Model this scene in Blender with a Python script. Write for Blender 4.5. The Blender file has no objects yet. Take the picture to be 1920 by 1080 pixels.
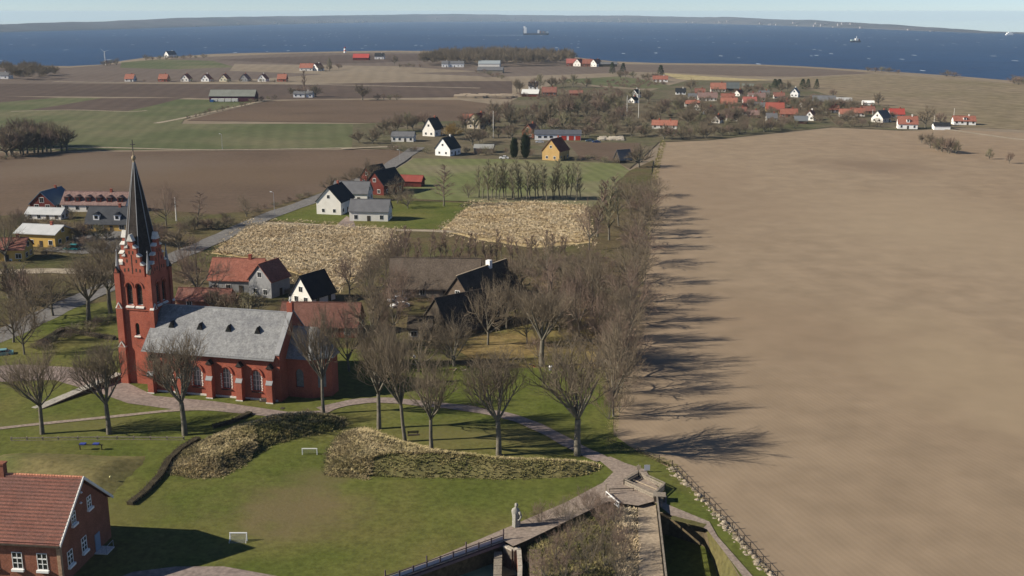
import bpy, math, random
import numpy as np
from mathutils import Vector, Matrix
from mathutils.geometry import tessellate_polygon
R = math.radians
rng = random.Random(7)
C = bpy.context.scene.collection
S = bpy.context.scene

# ------------------------------------------------------------------ camera, sky, sun, exposure
F, HZ, H = 2060.0, 22.0, 65.0            # focal length in photo pixels, horizon row, camera height
pitch = math.atan((540 - HZ) / F)
cp, sp = math.cos(pitch), math.sin(pitch)
cd = bpy.data.cameras.new('camera'); cam = bpy.data.objects.new('camera', cd); C.objects.link(cam)
cam.location = (0, 0, H); cam.rotation_euler = (R(90) - pitch, 0, 0)
cd.sensor_width = 36; cd.lens = 36 * F / 1920; cd.clip_start = 1; cd.clip_end = 40000
S.camera = cam
SUN_EL, SUN_AZ = R(29.5), R(9.5)         # shadows run to +x, slightly away from the camera
w = bpy.data.worlds.new('World'); S.world = w; w.use_nodes = True
nt = w.node_tree; nt.nodes.clear()
sky = nt.nodes.new('ShaderNodeTexSky'); sky.sky_type = 'NISHITA'; sky.sun_disc = False
sky.sun_elevation = SUN_EL
sky.sun_rotation = R(-90) - SUN_AZ
sky.air_density = 0.55; sky.dust_density = 0.0; sky.ozone_density = 2.5; sky.altitude = 100
bg = nt.nodes.new('ShaderNodeBackground'); bg.inputs[1].default_value = 0.064
wo = nt.nodes.new('ShaderNodeOutputWorld')
tint = nt.nodes.new('ShaderNodeMix'); tint.data_type = 'RGBA'; tint.blend_type = 'MULTIPLY'; tint.inputs[0].default_value = 1; tint.inputs[7].default_value = (.98, 1.0, 1.07, 1)
nt.links.new(sky.outputs[0], tint.inputs[6]); nt.links.new(tint.outputs[2], bg.inputs[0]); nt.links.new(bg.outputs[0], wo.inputs[0])
sl = bpy.data.lights.new('sun', 'SUN'); sl.energy = 5.0; sl.angle = R(0.5); sl.color = (1.0, 0.92, 0.78)
so = bpy.data.objects.new('sun', sl); C.objects.link(so)
sd = Vector((math.cos(SUN_EL) * math.cos(SUN_AZ), math.cos(SUN_EL) * math.sin(SUN_AZ), -math.sin(SUN_EL)))
so.rotation_euler = sd.to_track_quat('-Z', 'Y').to_euler(); so.location = (-200, 0, 300)
S.view_settings.view_transform = 'Standard'; S.view_settings.look = 'None'
S.view_settings.gamma = 1; S.view_settings.use_curve_mapping = False
S.view_settings.exposure = 0.58
S.render.engine = 'CYCLES'
S.cycles.use_denoising = True
S.cycles.max_bounces = 5; S.cycles.volume_bounces = 1; S.cycles.diffuse_bounces = 2; S.cycles.transparent_max_bounces = 6

# ------------------------------------------------------------------ helpers
def P(u, v, z=0.0):
    """the point of the level z that the photo shows at pixel u, v"""
    a = (u - 960) / F; b = -(v - 540) / F
    d = (a, cp + b * sp, -sp + b * cp); t = (z - H) / d[2]
    return Vector((d[0] * t, d[1] * t, z))
def ppm(p): return F / (p[1] * cp - (p[2] - H) * sp)
def top_z(p, v):
    b = -(v - 540) / F
    return H + (b * p[1] * cp - p[1] * sp) / (cp + b * sp)

MATS = {}
def M(name, c1, c2=None, scale=.05, rough=.9, fine=0, bump=0, furrow=None, c3=None, s3=.01, spec=.06, detail=4, metal=0, thr=None, bscale=None, fa=.2):
    if name in MATS: return MATS[name]
    m = bpy.data.materials.new(name); m.use_nodes = True; n = m.node_tree; b = n.nodes['Principled BSDF']
    b.inputs['Roughness'].default_value = rough; b.inputs['Specular IOR Level'].default_value = spec; b.inputs['Metallic'].default_value = metal
    c = lambda x: (x[0], x[1], x[2], 1)
    L = n.links.new
    if c2 is None:
        b.inputs['Base Color'].default_value = c(c1); MATS[name] = m; return m
    tc = n.nodes.new('ShaderNodeTexCoord')
    def noise(s, d=4, rgh=.6):
        t = n.nodes.new('ShaderNodeTexNoise'); t.inputs['Scale'].default_value = s; t.inputs['Detail'].default_value = d; t.inputs['Roughness'].default_value = rgh
        L(tc.outputs['Object'], t.inputs['Vector']); return t
    def ramp(src, lo, hi):
        r = n.nodes.new('ShaderNodeMapRange'); r.inputs[1].default_value = lo; r.inputs[2].default_value = hi; L(src, r.inputs[0]); return r.outputs[0]
    def mix(f, a, bb, t='MIX'):
        x = n.nodes.new('ShaderNodeMix'); x.data_type = 'RGBA'; x.blend_type = t
        if hasattr(f, 'links'): L(f, x.inputs[0])
        else: x.inputs[0].default_value = f
        for s, k in ((a, 6), (bb, 7)):
            if hasattr(s, 'links'): L(s, x.inputs[k])
            else: x.inputs[k].default_value = c(s)
        return x.outputs[2]
    n1 = noise(scale, detail)
    lo, hi = thr or (.32, .68)
    col = mix(ramp(n1.outputs[0], lo, hi), c1, c2)
    if c3 is not None: col = mix(ramp(noise(s3, 3).outputs[0], .45, .7), col, c3)
    if fine:
        nf = noise(fine, 2)
        g = n.nodes.new('ShaderNodeMapRange'); g.inputs[1].default_value = .3; g.inputs[2].default_value = .7; g.inputs[3].default_value = 1 - fa * 1.3; g.inputs[4].default_value = 1 + fa
        L(nf.outputs[0], g.inputs[0])
        col = mix(1.0, col, g.outputs[0], 'MULTIPLY')
    if furrow:
        ang, per, st = furrow
        mp = n.nodes.new('ShaderNodeMapping'); mp.inputs['Rotation'].default_value = (0, 0, R(ang)); L(tc.outputs['Object'], mp.inputs[0])
        wv = n.nodes.new('ShaderNodeTexWave'); wv.inputs['Scale'].default_value = 1 / per / 3.18 * 1.0; wv.inputs['Distortion'].default_value = 3.5; wv.inputs['Detail'].default_value = 3; wv.inputs['Detail Scale'].default_value = .6
        L(mp.outputs[0], wv.inputs[0])
        mr = n.nodes.new('ShaderNodeMapRange'); mr.inputs[3].default_value = 1 - st; mr.inputs[4].default_value = 1 + st * .6
        L(wv.outputs['Fac'], mr.inputs[0])
        # streaks of different passes
        mp2 = n.nodes.new('ShaderNodeMapping'); mp2.inputs['Scale'].default_value = (1, .015, 1); L(mp.outputs[0], mp2.inputs[0])
        n5 = n.nodes.new('ShaderNodeTexNoise'); n5.inputs['Scale'].default_value = 1.4 / per; n5.inputs['Detail'].default_value = 5; L(mp2.outputs[0], n5.inputs[0])
        mr2 = n.nodes.new('ShaderNodeMapRange'); mr2.inputs[1].default_value = .3; mr2.inputs[2].default_value = .7; mr2.inputs[3].default_value = 1 - st * .65; mr2.inputs[4].default_value = 1 + st * .55; L(n5.outputs[0], mr2.inputs[0])
        col = mix(1.0, col, mr.outputs[0], 'MULTIPLY'); col = mix(1.0, col, mr2.outputs[0], 'MULTIPLY')
    L(col, b.inputs['Base Color'])
    if bump:
        nb = noise(bscale or (fine or scale * 8), 3)
        bm = n.nodes.new('ShaderNodeBump'); bm.inputs['Strength'].default_value = .7; bm.inputs['Distance'].default_value = bump
        L(nb.outputs[0], bm.inputs['Height']); L(bm.outputs[0], b.inputs['Normal'])
    MATS[name] = m; return m

class MB:
    def __init__(s): s.v = []; s.f = []; s.m = []; s.k = 0
    def add(s, vs, fs):
        o = len(s.v); s.v += [tuple(x) for x in vs]; s.f += [tuple(i + o for i in f) for f in fs]; s.m += [s.k] * len(fs); return s
    def box(s, x0, x1, y0, y1, z0, z1):
        return s.add([(x0,y0,z0),(x1,y0,z0),(x1,y1,z0),(x0,y1,z0),(x0,y0,z1),(x1,y0,z1),(x1,y1,z1),(x0,y1,z1)],
              [(3,2,1,0),(4,5,6,7),(0,1,5,4),(1,2,6,5),(2,3,7,6),(3,0,4,7)])
    def ext(s, prof, vec):                      # closed prism: profile points pushed along vec
        n = len(prof); a = [Vector(p) for p in prof]; b = [p + Vector(vec) for p in a]
        return s.add(a + b, [tuple(range(n))[::-1], tuple(range(n, 2 * n))] + [(i, (i+1) % n, n + (i+1) % n, n + i) for i in range(n)])
    def tube(s, p0, p1, r0, r1=None, k=6):
        p0 = Vector(p0); p1 = Vector(p1); r1 = r0 if r1 is None else r1
        d = (p1 - p0).normalized(); a = d.orthogonal().normalized(); b = d.cross(a)
        vs = [p + (a * math.cos(t) + b * math.sin(t)) * r for p, r in ((p0, r0), (p1, r1)) for t in [2 * math.pi * i / k for i in range(k)]]
        return s.add(vs, [tuple(range(k))[::-1], tuple(range(k, 2*k))] + [(i, (i+1) % k, k + (i+1) % k, k + i) for i in range(k)])
    def bar(s, p0, p1, wx, wz):                 # square beam
        p0 = Vector(p0); p1 = Vector(p1); d = (p1 - p0).normalized()
        a = d.cross(Vector((0,0,1)));  a = a.normalized() if a.length > 1e-4 else Vector((1,0,0)); b = a.cross(d)
        vs = [p + a * x * wx / 2 + b * y * wz / 2 for p in (p0, p1) for x, y in ((-1,-1),(1,-1),(1,1),(-1,1))]
        return s.add(vs, [(0,1,2,3)[::-1], (4,5,6,7), (0,1,5,4), (1,2,6,5), (2,3,7,6), (3,0,4,7)])
    def rings(s, rings, cap=True):
        n = len(rings[0]); o = [v for r in rings for v in r]; fs = []
        for j in range(len(rings) - 1):
            fs += [(j*n+i, j*n+(i+1) % n, (j+1)*n+(i+1) % n, (j+1)*n+i) for i in range(n)]
        if cap: fs += [tuple(range(n))[::-1], tuple(range((len(rings)-1)*n, len(rings)*n))]
        return s.add(o, fs)
    def lathe(s, prof, k=12, c=(0,0)):
        return s.rings([[(c[0] + r*math.cos(2*math.pi*i/k), c[1] + r*math.sin(2*math.pi*i/k), z) for i in range(k)] for r, z in prof])
    def mesh(s, name, mats, smooth=False):
        me = bpy.data.meshes.new(name); me.from_pydata(s.v, [], s.f)
        for m in (mats if isinstance(mats, (list, tuple)) else [mats]): me.materials.append(m)
        if any(s.m): me.polygons.foreach_set('material_index', s.m)
        if smooth: me.polygons.foreach_set('use_smooth', [True] * len(s.f))
        me.validate(); me.update(); return me

def link(name, me, parent=None, loc=(0,0,0), rz=0, kind=None, label=None):
    o = bpy.data.objects.new(name, me); C.objects.link(o); o.parent = parent
    o.location = loc; o.rotation_euler = (0, 0, rz)
    if kind: o['kind'] = kind
    if label: o['label'] = label
    return o
def part(name, mb, mat, parent, kind=None, label=None, smooth=False): return link(name, mb.mesh(name, mat, smooth), parent, kind=kind, label=label)
def tag(o, label, cat, group=None):
    o['label'] = label; o['category'] = cat
    if group: o['group'] = group
    return o
def thing(name, label, cat, loc=(0,0,0), rz=0, group=None):
    o = bpy.data.objects.new(name, None); C.objects.link(o); o.location = loc; o.rotation_euler = (0,0,rz); o.empty_display_size = .5
    return tag(o, label, cat, group)
def np_mesh(name, V, Q, mat, tri=False):
    me = bpy.data.meshes.new(name); k = 3 if tri else 4
    me.vertices.add(len(V)); me.vertices.foreach_set('co', np.asarray(V, np.float32).ravel())
    me.loops.add(len(Q) * k); me.loops.foreach_set('vertex_index', np.asarray(Q, np.int32).ravel())
    me.polygons.add(len(Q)); me.polygons.foreach_set('loop_start', np.arange(0, len(Q) * k, k, dtype=np.int32))
    me.materials.append(mat); me.update(); me.validate(); return me

ZS = [0.0]
def sheet(name, pts, mat, z=None, kind='structure', px=True):
    if z is None: ZS[0] += .012; z = ZS[0]
    vs = [P(p[0], p[1], z) for p in pts] if px else [Vector((p[0], p[1], z)) for p in pts]
    tris = tessellate_polygon([vs])
    fs = []
    for t in tris:
        a, b, c = (vs[i] for i in t)
        fs.append(tuple(t) if (b - a).cross(c - a).z > 0 else tuple(reversed(t)))
    mb = MB().add(vs, fs)
    return link(name, mb.mesh(name, mat), kind=kind)
def strip(name, pts, width, mat, z=None, kind='structure'):
    """a road or path of given width (m) along a pixel line"""
    if z is None: ZS[0] += .012; z = ZS[0]
    c = [P(p[0], p[1], z) for p in pts]
    # smooth the line
    d = []
    for i in range(len(c) - 1):
        p0, p1, p2, p3 = c[max(i-1,0)], c[i], c[i+1], c[min(i+2, len(c)-1)]
        for t in (0, .25, .5, .75):
            d.append(.5 * ((2*p1) + (p2-p0)*t + (2*p0-5*p1+4*p2-p3)*t*t + (3*p1-p0-3*p2+p3)*t**3))
    d.append(c[-1])
    vs = []
    for i, p in enumerate(d):
        t = (d[min(i+1, len(d)-1)] - d[max(i-1, 0)]); t.z = 0; t.normalize(); nrm = Vector((-t.y, t.x, 0))
        wd = width * (1 + .08 * math.sin(i * 1.7))
        vs += [p + nrm * wd / 2, p - nrm * wd / 2]
    for q in vs: q.z = z
    fs = [(2*i+1, 2*i+3, 2*i+2, 2*i) for i in range(len(d)-1)]
    return link(name, MB().add(vs, fs).mesh(name, mat), kind=kind)
def in_poly(x, y, poly):
    r = False; j = len(poly) - 1
    for i in range(len(poly)):
        xi, yi = poly[i][0], poly[i][1]; xj, yj = poly[j][0], poly[j][1]
        if (yi > y) != (yj > y) and x < (xj - xi) * (y - yi) / (yj - yi) + xi: r = not r
        j = i
    return r
def dist_poly(x, y, poly):
    best = 1e9
    for i in range(len(poly)):
        ax, ay = poly[i-1][0], poly[i-1][1]; bx, by = poly[i][0], poly[i][1]
        dx, dy = bx-ax, by-ay; t = max(0, min(1, ((x-ax)*dx + (y-ay)*dy) / (dx*dx+dy*dy+1e-9)))
        best = min(best, math.hypot(x-ax-dx*t, y-ay-dy*t))
    return best

# ------------------------------------------------------------------ materials of the ground
tan = M('ploughed_soil_tan', fa=.09, c1=(.262,.198,.133), c2=(.288,.22,.15), scale=.012, fine=.12, bump=.03, furrow=(-18.6, .9, .032), c3=(.248,.18,.118), s3=.006, bscale=1.2)
soil = M('ploughed_soil_brown', fa=.09, c1=(.105,.073,.05), c2=(.135,.096,.068), scale=.02, fine=.5, bump=.15, furrow=(80, 3, .08), c3=(.15,.105,.07), s3=.008, bscale=1)
soil_far = M('ploughed_soil_far', fa=.09, c1=(.128,.098,.078), c2=(.15,.118,.094), scale=.008, fine=.1, furrow=(-8, 12, .06))
soil_dark = M('ploughed_soil_dark', fa=.09, c1=(.088,.064,.05), c2=(.11,.08,.062), scale=.01, fine=.1, furrow=(-8, 12, .06))
pale_soil = M('pale_stubble', fa=.09, c1=(.21,.165,.115), c2=(.24,.195,.14), scale=.008, fine=.1, furrow=(-5, 15, .05))
wheat = M('winter_wheat', fa=.09, c1=(.085,.097,.042), c2=(.115,.120,.06), scale=.01, fine=.25, furrow=(-10, 9, .07), c3=(.15,.135,.075), s3=.01)
wheat2 = M('winter_wheat_pale', fa=.09, c1=(.13,.145,.055), c2=(.165,.165,.078), scale=.02, fine=.3, furrow=(-14, 5, .09), c3=(.19,.165,.10), s3=.02)
lawn = M('lawn_grass', (.076,.094,.019), (.112,.120,.03), .07, fine=1.3, bump=.06, c3=(.15,.128,.045), s3=.03, bscale=2)
lawn_rough = M('rough_grass', (.095,.088,.034), (.135,.115,.05), .08, fine=1.2, bump=.08, c3=(.08,.088,.026), s3=.05, bscale=2)
litter = M('leaf_litter', (.088,.066,.036), (.125,.098,.05), .06, fine=.9, bump=.08, c3=(.085,.085,.03), s3=.045, bscale=2)
straw_ground = M('straw_ground', (.42,.31,.15), (.52,.41,.22), .2, fine=1.5, bump=.1, bscale=2)
asphalt = M('asphalt', (.155,.145,.135), (.18,.17,.158), .3, fine=1.5)
gravel = M('gravel_path', (.24,.19,.155), (.29,.235,.19), .25, fine=2.0)
paving = M('pink_gravel', (.215,.17,.148), (.265,.21,.18), .2, fine=1.6)
pale_track = M('pale_track', (.30,.25,.18), (.34,.285,.21), .1, fine=.5)
earth = M('earth_bank', (.09,.07,.045), (.13,.10,.06), .5, fine=2)
village_ground = M('garden_ground', (.115,.095,.06), (.15,.122,.08), .03, fine=.3, c3=(.085,.088,.04), s3=.02)

# ------------------------------------------------------------------ the island: plateau with a notch for the sunken garden
coast = [(-500,140),(-250,133),(-60,125),(20,122),(130,124),(190,121),(235,113),(280,107),(330,106),(400,101),(480,99),(560,98),(650,96),(740,95),(900,97),(1040,100),(1085,108),(1150,115),(1230,118),(1320,119),(1400,120),(1500,124),(1600,130),(1700,136),(1800,143),(1920,153),(2100,172),(2400,215)]
notch = [(725,1092),(800,1064),(945,1012),(962,1022),(986,1012),(1060,975),(1140,938),(1168,945),(1196,946),(1226,938),(1236,962),(1256,962),(1322,983),(1362,1040),(1392,1092)]
near = [(1600,1250),(1400,1400),(1300,1450)]
outline = [P(*p) for p in coast] + [Vector((420, 200, 0)), Vector((160, 40, 0)), Vector((60, 40, 0))] + [P(*p) for p in notch[::-1]] + [Vector((-30, 70, 0)), Vector((-160, 40, 0)), Vector((-420, 200, 0))]
def plateau():
    tris = tessellate_polygon([outline]); fs = []
    for t in tris:
        a, b, c = (outline[i] for i in t)
        fs.append(tuple(t) if (b-a).cross(c-a).z > 0 else tuple(reversed(t)))
    mb = MB().add(outline, fs)
    mb.k = 1
    n = len(outline); nc = len(coast)
    low = [Vector((p.x*1.006, p.y*1.006, -41)) if i < nc else Vector((p.x, p.y, -41)) for i, p in enumerate(outline)]
    mb.add(outline + low, [(i, (i+1) % n, n + (i+1) % n, n + i) for i in range(n)])
    return link('ground', mb.mesh('ground', [pale_soil, earth]), kind='structure')
plateau()

# fields, back to front (pixel outlines)
sheet('field', [(-300,150),(-60,127),(20,126),(130,127),(235,118),(350,108),(560,100),(740,98),(1040,102),(1090,111),(1160,118),(1170,136),(880,146),(600,140),(420,152),(250,156),(0,158)], soil_far)
sheet('field', [(228,117),(300,111),(400,114),(440,126),(330,130),(225,127)], wheat)
sheet('field', [(400,112),(640,103),(800,101),(900,108),(700,118),(560,120)], soil_dark)
sheet('field', [(440,120),(600,122),(740,124),(900,134),(640,140),(430,133)], pale_soil)
sheet('field', [(580,136),(700,134),(900,143),(950,152),(820,152),(620,143)], pale_soil)
sheet('field', [(-400,170),(0,157),(230,157),(570,158),(860,152),(960,152),(960,186),(870,182),(480,187),(300,182),(0,180)], soil_dark)
strip('farm_track', [(100,153),(240,155),(420,157),(570,158),(760,162),(900,165)], 5, pale_track)
sheet('field', [(1045,150),(1160,143),(1215,150),(1270,164),(1210,166),(1120,160)], wheat)
sheet('field', [(1160,120),(1300,122),(1420,123),(1540,129),(1640,137),(1500,144),(1380,142),(1250,136),(1165,134)], soil_far)
sheet('field', [(1240,137),(1370,146),(1450,150),(1330,154),(1270,148)], M('dry_grass_strip', (.33,.27,.13), (.38,.31,.17), .02, fine=.2))
sheet('field', [(1500,146),(1640,139),(1800,148),(1960,162),(2200,200),(2200,262),(1920,243),(1790,238),(1690,205),(1560,178),(1440,152)], M('stubble_right', (.20,.155,.10), (.24,.19,.125), .006, fine=.1, furrow=(-25, 20, .07), c3=(.165,.135,.075), s3=.006))
sheet('field', [(-400,215),(0,182),(200,184),(480,188),(440,200),(395,208),(345,224),(340,232),(690,232),(662,272),(745,277),(0,283),(-400,300)], wheat)
sheet('field', [(-200,180),(0,180),(110,183),(0,192),(-200,205)], soil_dark)
sheet('field', [(55,206),(120,196),(190,184),(345,183),(300,195),(240,208)], soil_dark)
strip('farm_track', [(20,209),(130,206),(240,209),(275,207)], 2.5, pale_track)
sheet('field', [(350,226),(420,208),(500,190),(600,187),(860,187),(960,200),(960,226),(880,226),(690,230)], soil)
strip('farm_track', [(292,231),(345,221),(430,203),(505,187)], 4, pale_track)
strip('farm_track', [(-100,285),(60,283),(160,276),(400,281),(660,277),(745,277)], 3, pale_track)
sheet('field', [(-400,320),(0,287),(250,284),(745,280),(766,283),(700,320),(580,372),(480,400),(400,402),(240,390),(120,392),(0,405),(-400,440)], soil)
sheet('village_ground', [(660,278),(662,232),(880,226),(1000,170),(1060,152),(1120,163),(1220,170),(1290,150),(1460,152),(1560,180),(1690,206),(1790,240),(1690,244),(1560,238),(1480,246),(1330,262),(1236,266),(1200,300),(1180,316),(1160,306),(775,297),(745,280)], village_ground)
sheet('field', [(1062,266),(1200,268),(1196,282),(1160,303),(1090,298)], soil)
sheet('field', [(775,297),(940,298),(1160,306),(1180,320),(1120,390),(880,378),(760,372),(735,322)], wheat2)
sheet('yard_ground', [(-300,470),(0,405),(120,392),(240,388),(400,402),(500,392),(600,360),(720,320),(770,372),(890,380),(1110,388),(1180,320),(1225,300),(1200,480),(1180,640),(1165,700),(1140,815),(700,700),(500,600),(330,560),(0,700),(-300,800)], litter)
sheet('dry_field', [(395,475),(470,420),(560,420),(745,430),(730,455),(690,505),(625,545),(560,515),(470,485)], straw_ground)
sheet('dry_field', [(826,432),(885,381),(1000,378),(1100,386),(1110,455),(1000,465),(900,450)], straw_ground)
sheet('yard_lawn', [(500,412),(590,374),(740,375),(888,381),(828,430),(700,427)], lawn)
sheet('yard_ground', [(625,427),(650,405),(662,412),(668,428)], paving)
strip('dirt_track', [(470,418),(560,420),(700,430),(830,433),(930,440)], 3.2, pale_track)
sheet('ploughed_field', [(1138,835),(1148,790),(1158,730),(1166,690),(1182,610),(1200,480),(1214,400),(1224,330),(1240,267),(1330,264),(1490,248),(1560,240),(1700,246),(1790,243),(2100,258),(2500,330),(2900,1300),(1500,1300),(1452,1085),(1400,1020),(1345,965),(1290,905),(1262,872),(1200,845)], tan)
strip('farm_track', [(1760,240),(1830,250),(1920,262),(2100,280)], 4, pale_track)
# park and churchyard lawns
sheet('lawn', [(-200,720),(0,640),(70,610),(130,575),(235,560),(300,600),(560,640),(700,660),(900,690),(1150,690),(1150,815),(1200,850),(1262,880),(1345,968),(1452,1092),(1395,1092),(1362,1040),(1322,983),(1256,962),(1236,960),(1226,936),(1196,944),(1168,943),(1140,936),(986,1010),(962,1020),(945,1010),(725,1090),(0,1200),(-300,1200)], lawn)
sheet('dry_lawn', [(830,640),(960,610),(1110,590),(1140,640),(1130,690),(1000,690),(880,670)], M('dry_grass_floor', (.19,.135,.055), (.24,.175,.075), .15, fine=1.2, c3=(.12,.115,.035), s3=.07))
def patch(m, u, v, rx, ry, col, amt=.8, ns=.15, soft=.6):
    """a worn, darker or paler patch with a ragged soft edge, fixed to the ground"""
    n = m.node_tree; L = n.links.new; b = n.nodes['Principled BSDF']; old = b.inputs['Base Color'].links[0].from_socket; c = P(u, v)
    tc = n.nodes.new('ShaderNodeTexCoord'); mp = n.nodes.new('ShaderNodeMapping'); mp.vector_type = 'TEXTURE'
    mp.inputs['Location'].default_value = (c.x, c.y, 0); mp.inputs['Scale'].default_value = (rx, ry, 1000); L(tc.outputs['Object'], mp.inputs[0])
    ln = n.nodes.new('ShaderNodeVectorMath'); ln.operation = 'LENGTH'; L(mp.outputs[0], ln.inputs[0])
    no = n.nodes.new('ShaderNodeTexNoise'); no.inputs['Scale'].default_value = ns; no.inputs['Detail'].default_value = 6; L(tc.outputs['Object'], no.inputs['Vector'])
    ad = n.nodes.new('ShaderNodeMath'); ad.operation = 'MULTIPLY_ADD'; ad.inputs[1].default_value = 1.6; L(no.outputs[0], ad.inputs[0]); L(ln.outputs['Value'], ad.inputs[2])
    mr = n.nodes.new('ShaderNodeMapRange'); mr.interpolation_type = 'SMOOTHSTEP'; mr.inputs[1].default_value = 1.8 + soft*.5; mr.inputs[2].default_value = 1.8 - soft; mr.inputs[3].default_value = 0; mr.inputs[4].default_value = amt; L(ad.outputs[0], mr.inputs[0])
    x = n.nodes.new('ShaderNodeMix'); x.data_type = 'RGBA'; L(mr.outputs[0], x.inputs[0]); L(old, x.inputs[6]); x.inputs[7].default_value = (*col, 1); L(x.outputs[2], b.inputs['Base Color'])
patch(lawn, 540, 960, 9.5, 9, (.155,.118,.062), .8, .2, .8)
patch(lawn, 600, 900, 5, 5, (.14,.115,.055), .6, .25, .8)
patch(lawn, 900, 820, 12, 5, (.15,.125,.052), .6, .2, .8)
patch(lawn, 150, 800, 14, 4, (.14,.125,.05), .5, .2, .8)
patch(lawn, 250, 960, 7, 5, (.125,.115,.04), .5, .25, .8)
patch(tan, 1640, 312, 26, 26, (.19,.138,.095), .8, .05, .9)
patch(tan, 1320, 360, 30, 80, (.235,.172,.115), .6, .03, .9)
patch(tan, 1750, 420, 40, 60, (.33,.255,.17), .5, .03, .9)
patch(tan, 1500, 620, 22, 30, (.235,.17,.112), .5, .04, .9)
patch(tan, 1820, 700, 18, 40, (.33,.255,.165), .5, .05, .9)
patch(soil, 420, 330, 70, 30, (.14,.098,.062), .7, .03, .9)
patch(soil, 150, 310, 60, 40, (.15,.115,.085), .7, .03, .9)
# roads
strip('road', [(784,276),(750,298),(715,320),(650,348),(585,376),(510,402),(440,432),(390,455),(330,480),(240,520),(160,556),(100,583),(40,612),(-60,655)], 7, asphalt)
strip('side_road', [(-60,512),(60,508),(130,508),(215,512)], 5.5, pale_track)
strip('garden_track', [(640,279),(700,276),(745,275)], 4, pale_track)
sheet('car_park', [(80,470),(140,440),(240,430),(250,470),(150,476)], asphalt)
sheet('church_square', [(-60,690),(40,683),(160,690),(240,718),(290,742),(400,752),(540,772),(600,770),(660,752),(640,762),(600,780),(520,782),(400,770),(330,768),(240,756),(190,738),(100,712),(-60,718)], paving)
strip('church_path', [(-20,805),(70,795),(200,782),(340,768),(420,768)], 1.1, gravel)
strip('park_path', [(600,768),(660,754),(720,750),(800,757),(880,766),(960,782),(1020,806),(1080,838),(1130,862)], 2.6, paving)
sheet('path', [(1120,860),(1145,856),(1172,868),(1210,880),(1225,905),(1250,930),(1250,945),(1330,978),(1345,1005),(1420,1090),(1400,1090),(1325,992),(1258,966),(1226,940),(1196,948),(1140,940),(986,1014),(962,1024),(945,1014),(725,1094),(700,1094),(745,1075),(850,1032),(960,985),(1060,942),(1130,905),(1150,885)], gravel)
sheet('road', [(200,1090),(250,1072),(330,1062),(420,1062),(520,1080),(560,1100)], paving)
strip('grass_verge', [(1258,970),(1290,978),(1322,986)], 1.2, lawn_rough)

# sunken garden inside the notch
fl = [Vector((-16,108,-3.2)), Vector((-16,150,-3.2)), Vector((30,150,-3.2)), Vector((36,108,-3.2))]
link('garden_floor', MB().add(fl, [(3,2,1,0)]).mesh('garden_floor', lawn), kind='structure')
def block(name, pts, z0, z1, mat, kind='structure', side=None):
    ps = [P(u, v, z1) for u, v in pts]
    if sum(ps[i-1].x*ps[i].y - ps[i].x*ps[i-1].y for i in range(len(ps))) < 0: ps.reverse()
    mb = MB().ext([(p.x, p.y, z0) for p in ps], (0, 0, z1 - z0))
    mb.m = [0, 0] + [1] * (len(mb.m) - 2)
    return link(name, mb.mesh(name, [mat, side or mat]), kind=kind)
block('shrub_bed', [(988,1022),(1062,984),(1140,946),(1194,954),(1197,1100),(992,1100)], -3.3, -.5, lawn_rough, side=earth)
block('rampart_walk', [(1196,947),(1229,941),(1246,1100),(1198,1100)], -3.3, .03, M('sandy_path', (.33,.26,.185), (.38,.305,.22), .3, fine=2), side=earth)
def slope(name, top, low, mat):
    a = [P(u, v, z) for u, v, z in top]; b = [P(u, v, z) for u, v, z in low]; n = len(a)
    return link(name, MB().add(a + b, [(i, i+1, n+i+1, n+i) for i in range(n-1)]).mesh(name, mat), kind='structure')
slope('grass_slope', [(1256,962,.0),(1322,983,.0),(1362,1040,.0),(1394,1094,.0)], [(1256,985,-3.19),(1318,1003,-3.19),(1336,1050,-3.19),(1350,1094,-3.19)], lawn_rough)

# earth banks with dry grass
from mathutils import noise as mn
def nz(x, y, s, o=0): return mn.noise(Vector((x*s+o, y*s, 0)))
def bank(name, px, height, wid, mat, res=.8, lump=.25):
    poly = [P(*p)[:2] for p in px]; xs = [p[0] for p in poly]; ys = [p[1] for p in poly]
    hf = lambda x, y: (lambda d: height * (d*d*(3-2*d)) * (1 + lump*nz(x, y, .25)) + .12*nz(x, y, .9))(min(1, dist_poly(x, y, poly)/wid)) if in_poly(x, y, poly) else -.15
    nx = int((max(xs)-min(xs))/res)+2; ny = int((max(ys)-min(ys))/res)+2
    V = [(min(xs)+i*res, min(ys)+j*res, hf(min(xs)+i*res, min(ys)+j*res)) for j in range(ny) for i in range(nx)]
    Q = [(j*nx+i, j*nx+i+1, (j+1)*nx+i+1, (j+1)*nx+i) for j in range(ny-1) for i in range(nx-1)]
    Q = [q for q in Q if max(V[k][2] for k in q) > -.1]
    o = link(name, MB().add(V, Q).mesh(name, mat, True), kind='structure'); return hf
bank_px = [(606,898),(612,850),(640,812),(690,806),(745,828),(830,850),(935,862),(1060,866),(1120,872),(1142,884),(1120,900),(1060,908),(940,910),(800,908),(700,905)]
bank1 = bank('grass_bank', bank_px, 1.6, 4.5, M('olive_bank', (.12,.11,.045), (.17,.145,.065), .3, fine=1.2, c3=(.09,.09,.03), s3=.12))
mound_px = [(315,895),(330,855),(370,835),(430,808),(500,788),(575,778),(640,785),(665,800),(640,815),(560,830),(500,850),(455,880),(415,900),(360,905)]
bank2 = bank('grass_mound', mound_px, 1.6, 4.0, lawn_rough)
mound3_px = [(-60,905),(-40,855),(10,842),(120,840),(240,846),(318,842),(300,880),(250,930),(230,965),(150,960),(40,930)]
bank3 = bank('grass_mound', mound3_px, 1.5, 9.0, M('dry_mound_grass', (.14,.125,.05), (.17,.14,.062), .1, fine=1.3, c3=(.09,.10,.03), s3=.07, bump=.08), lump=.2)

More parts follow.
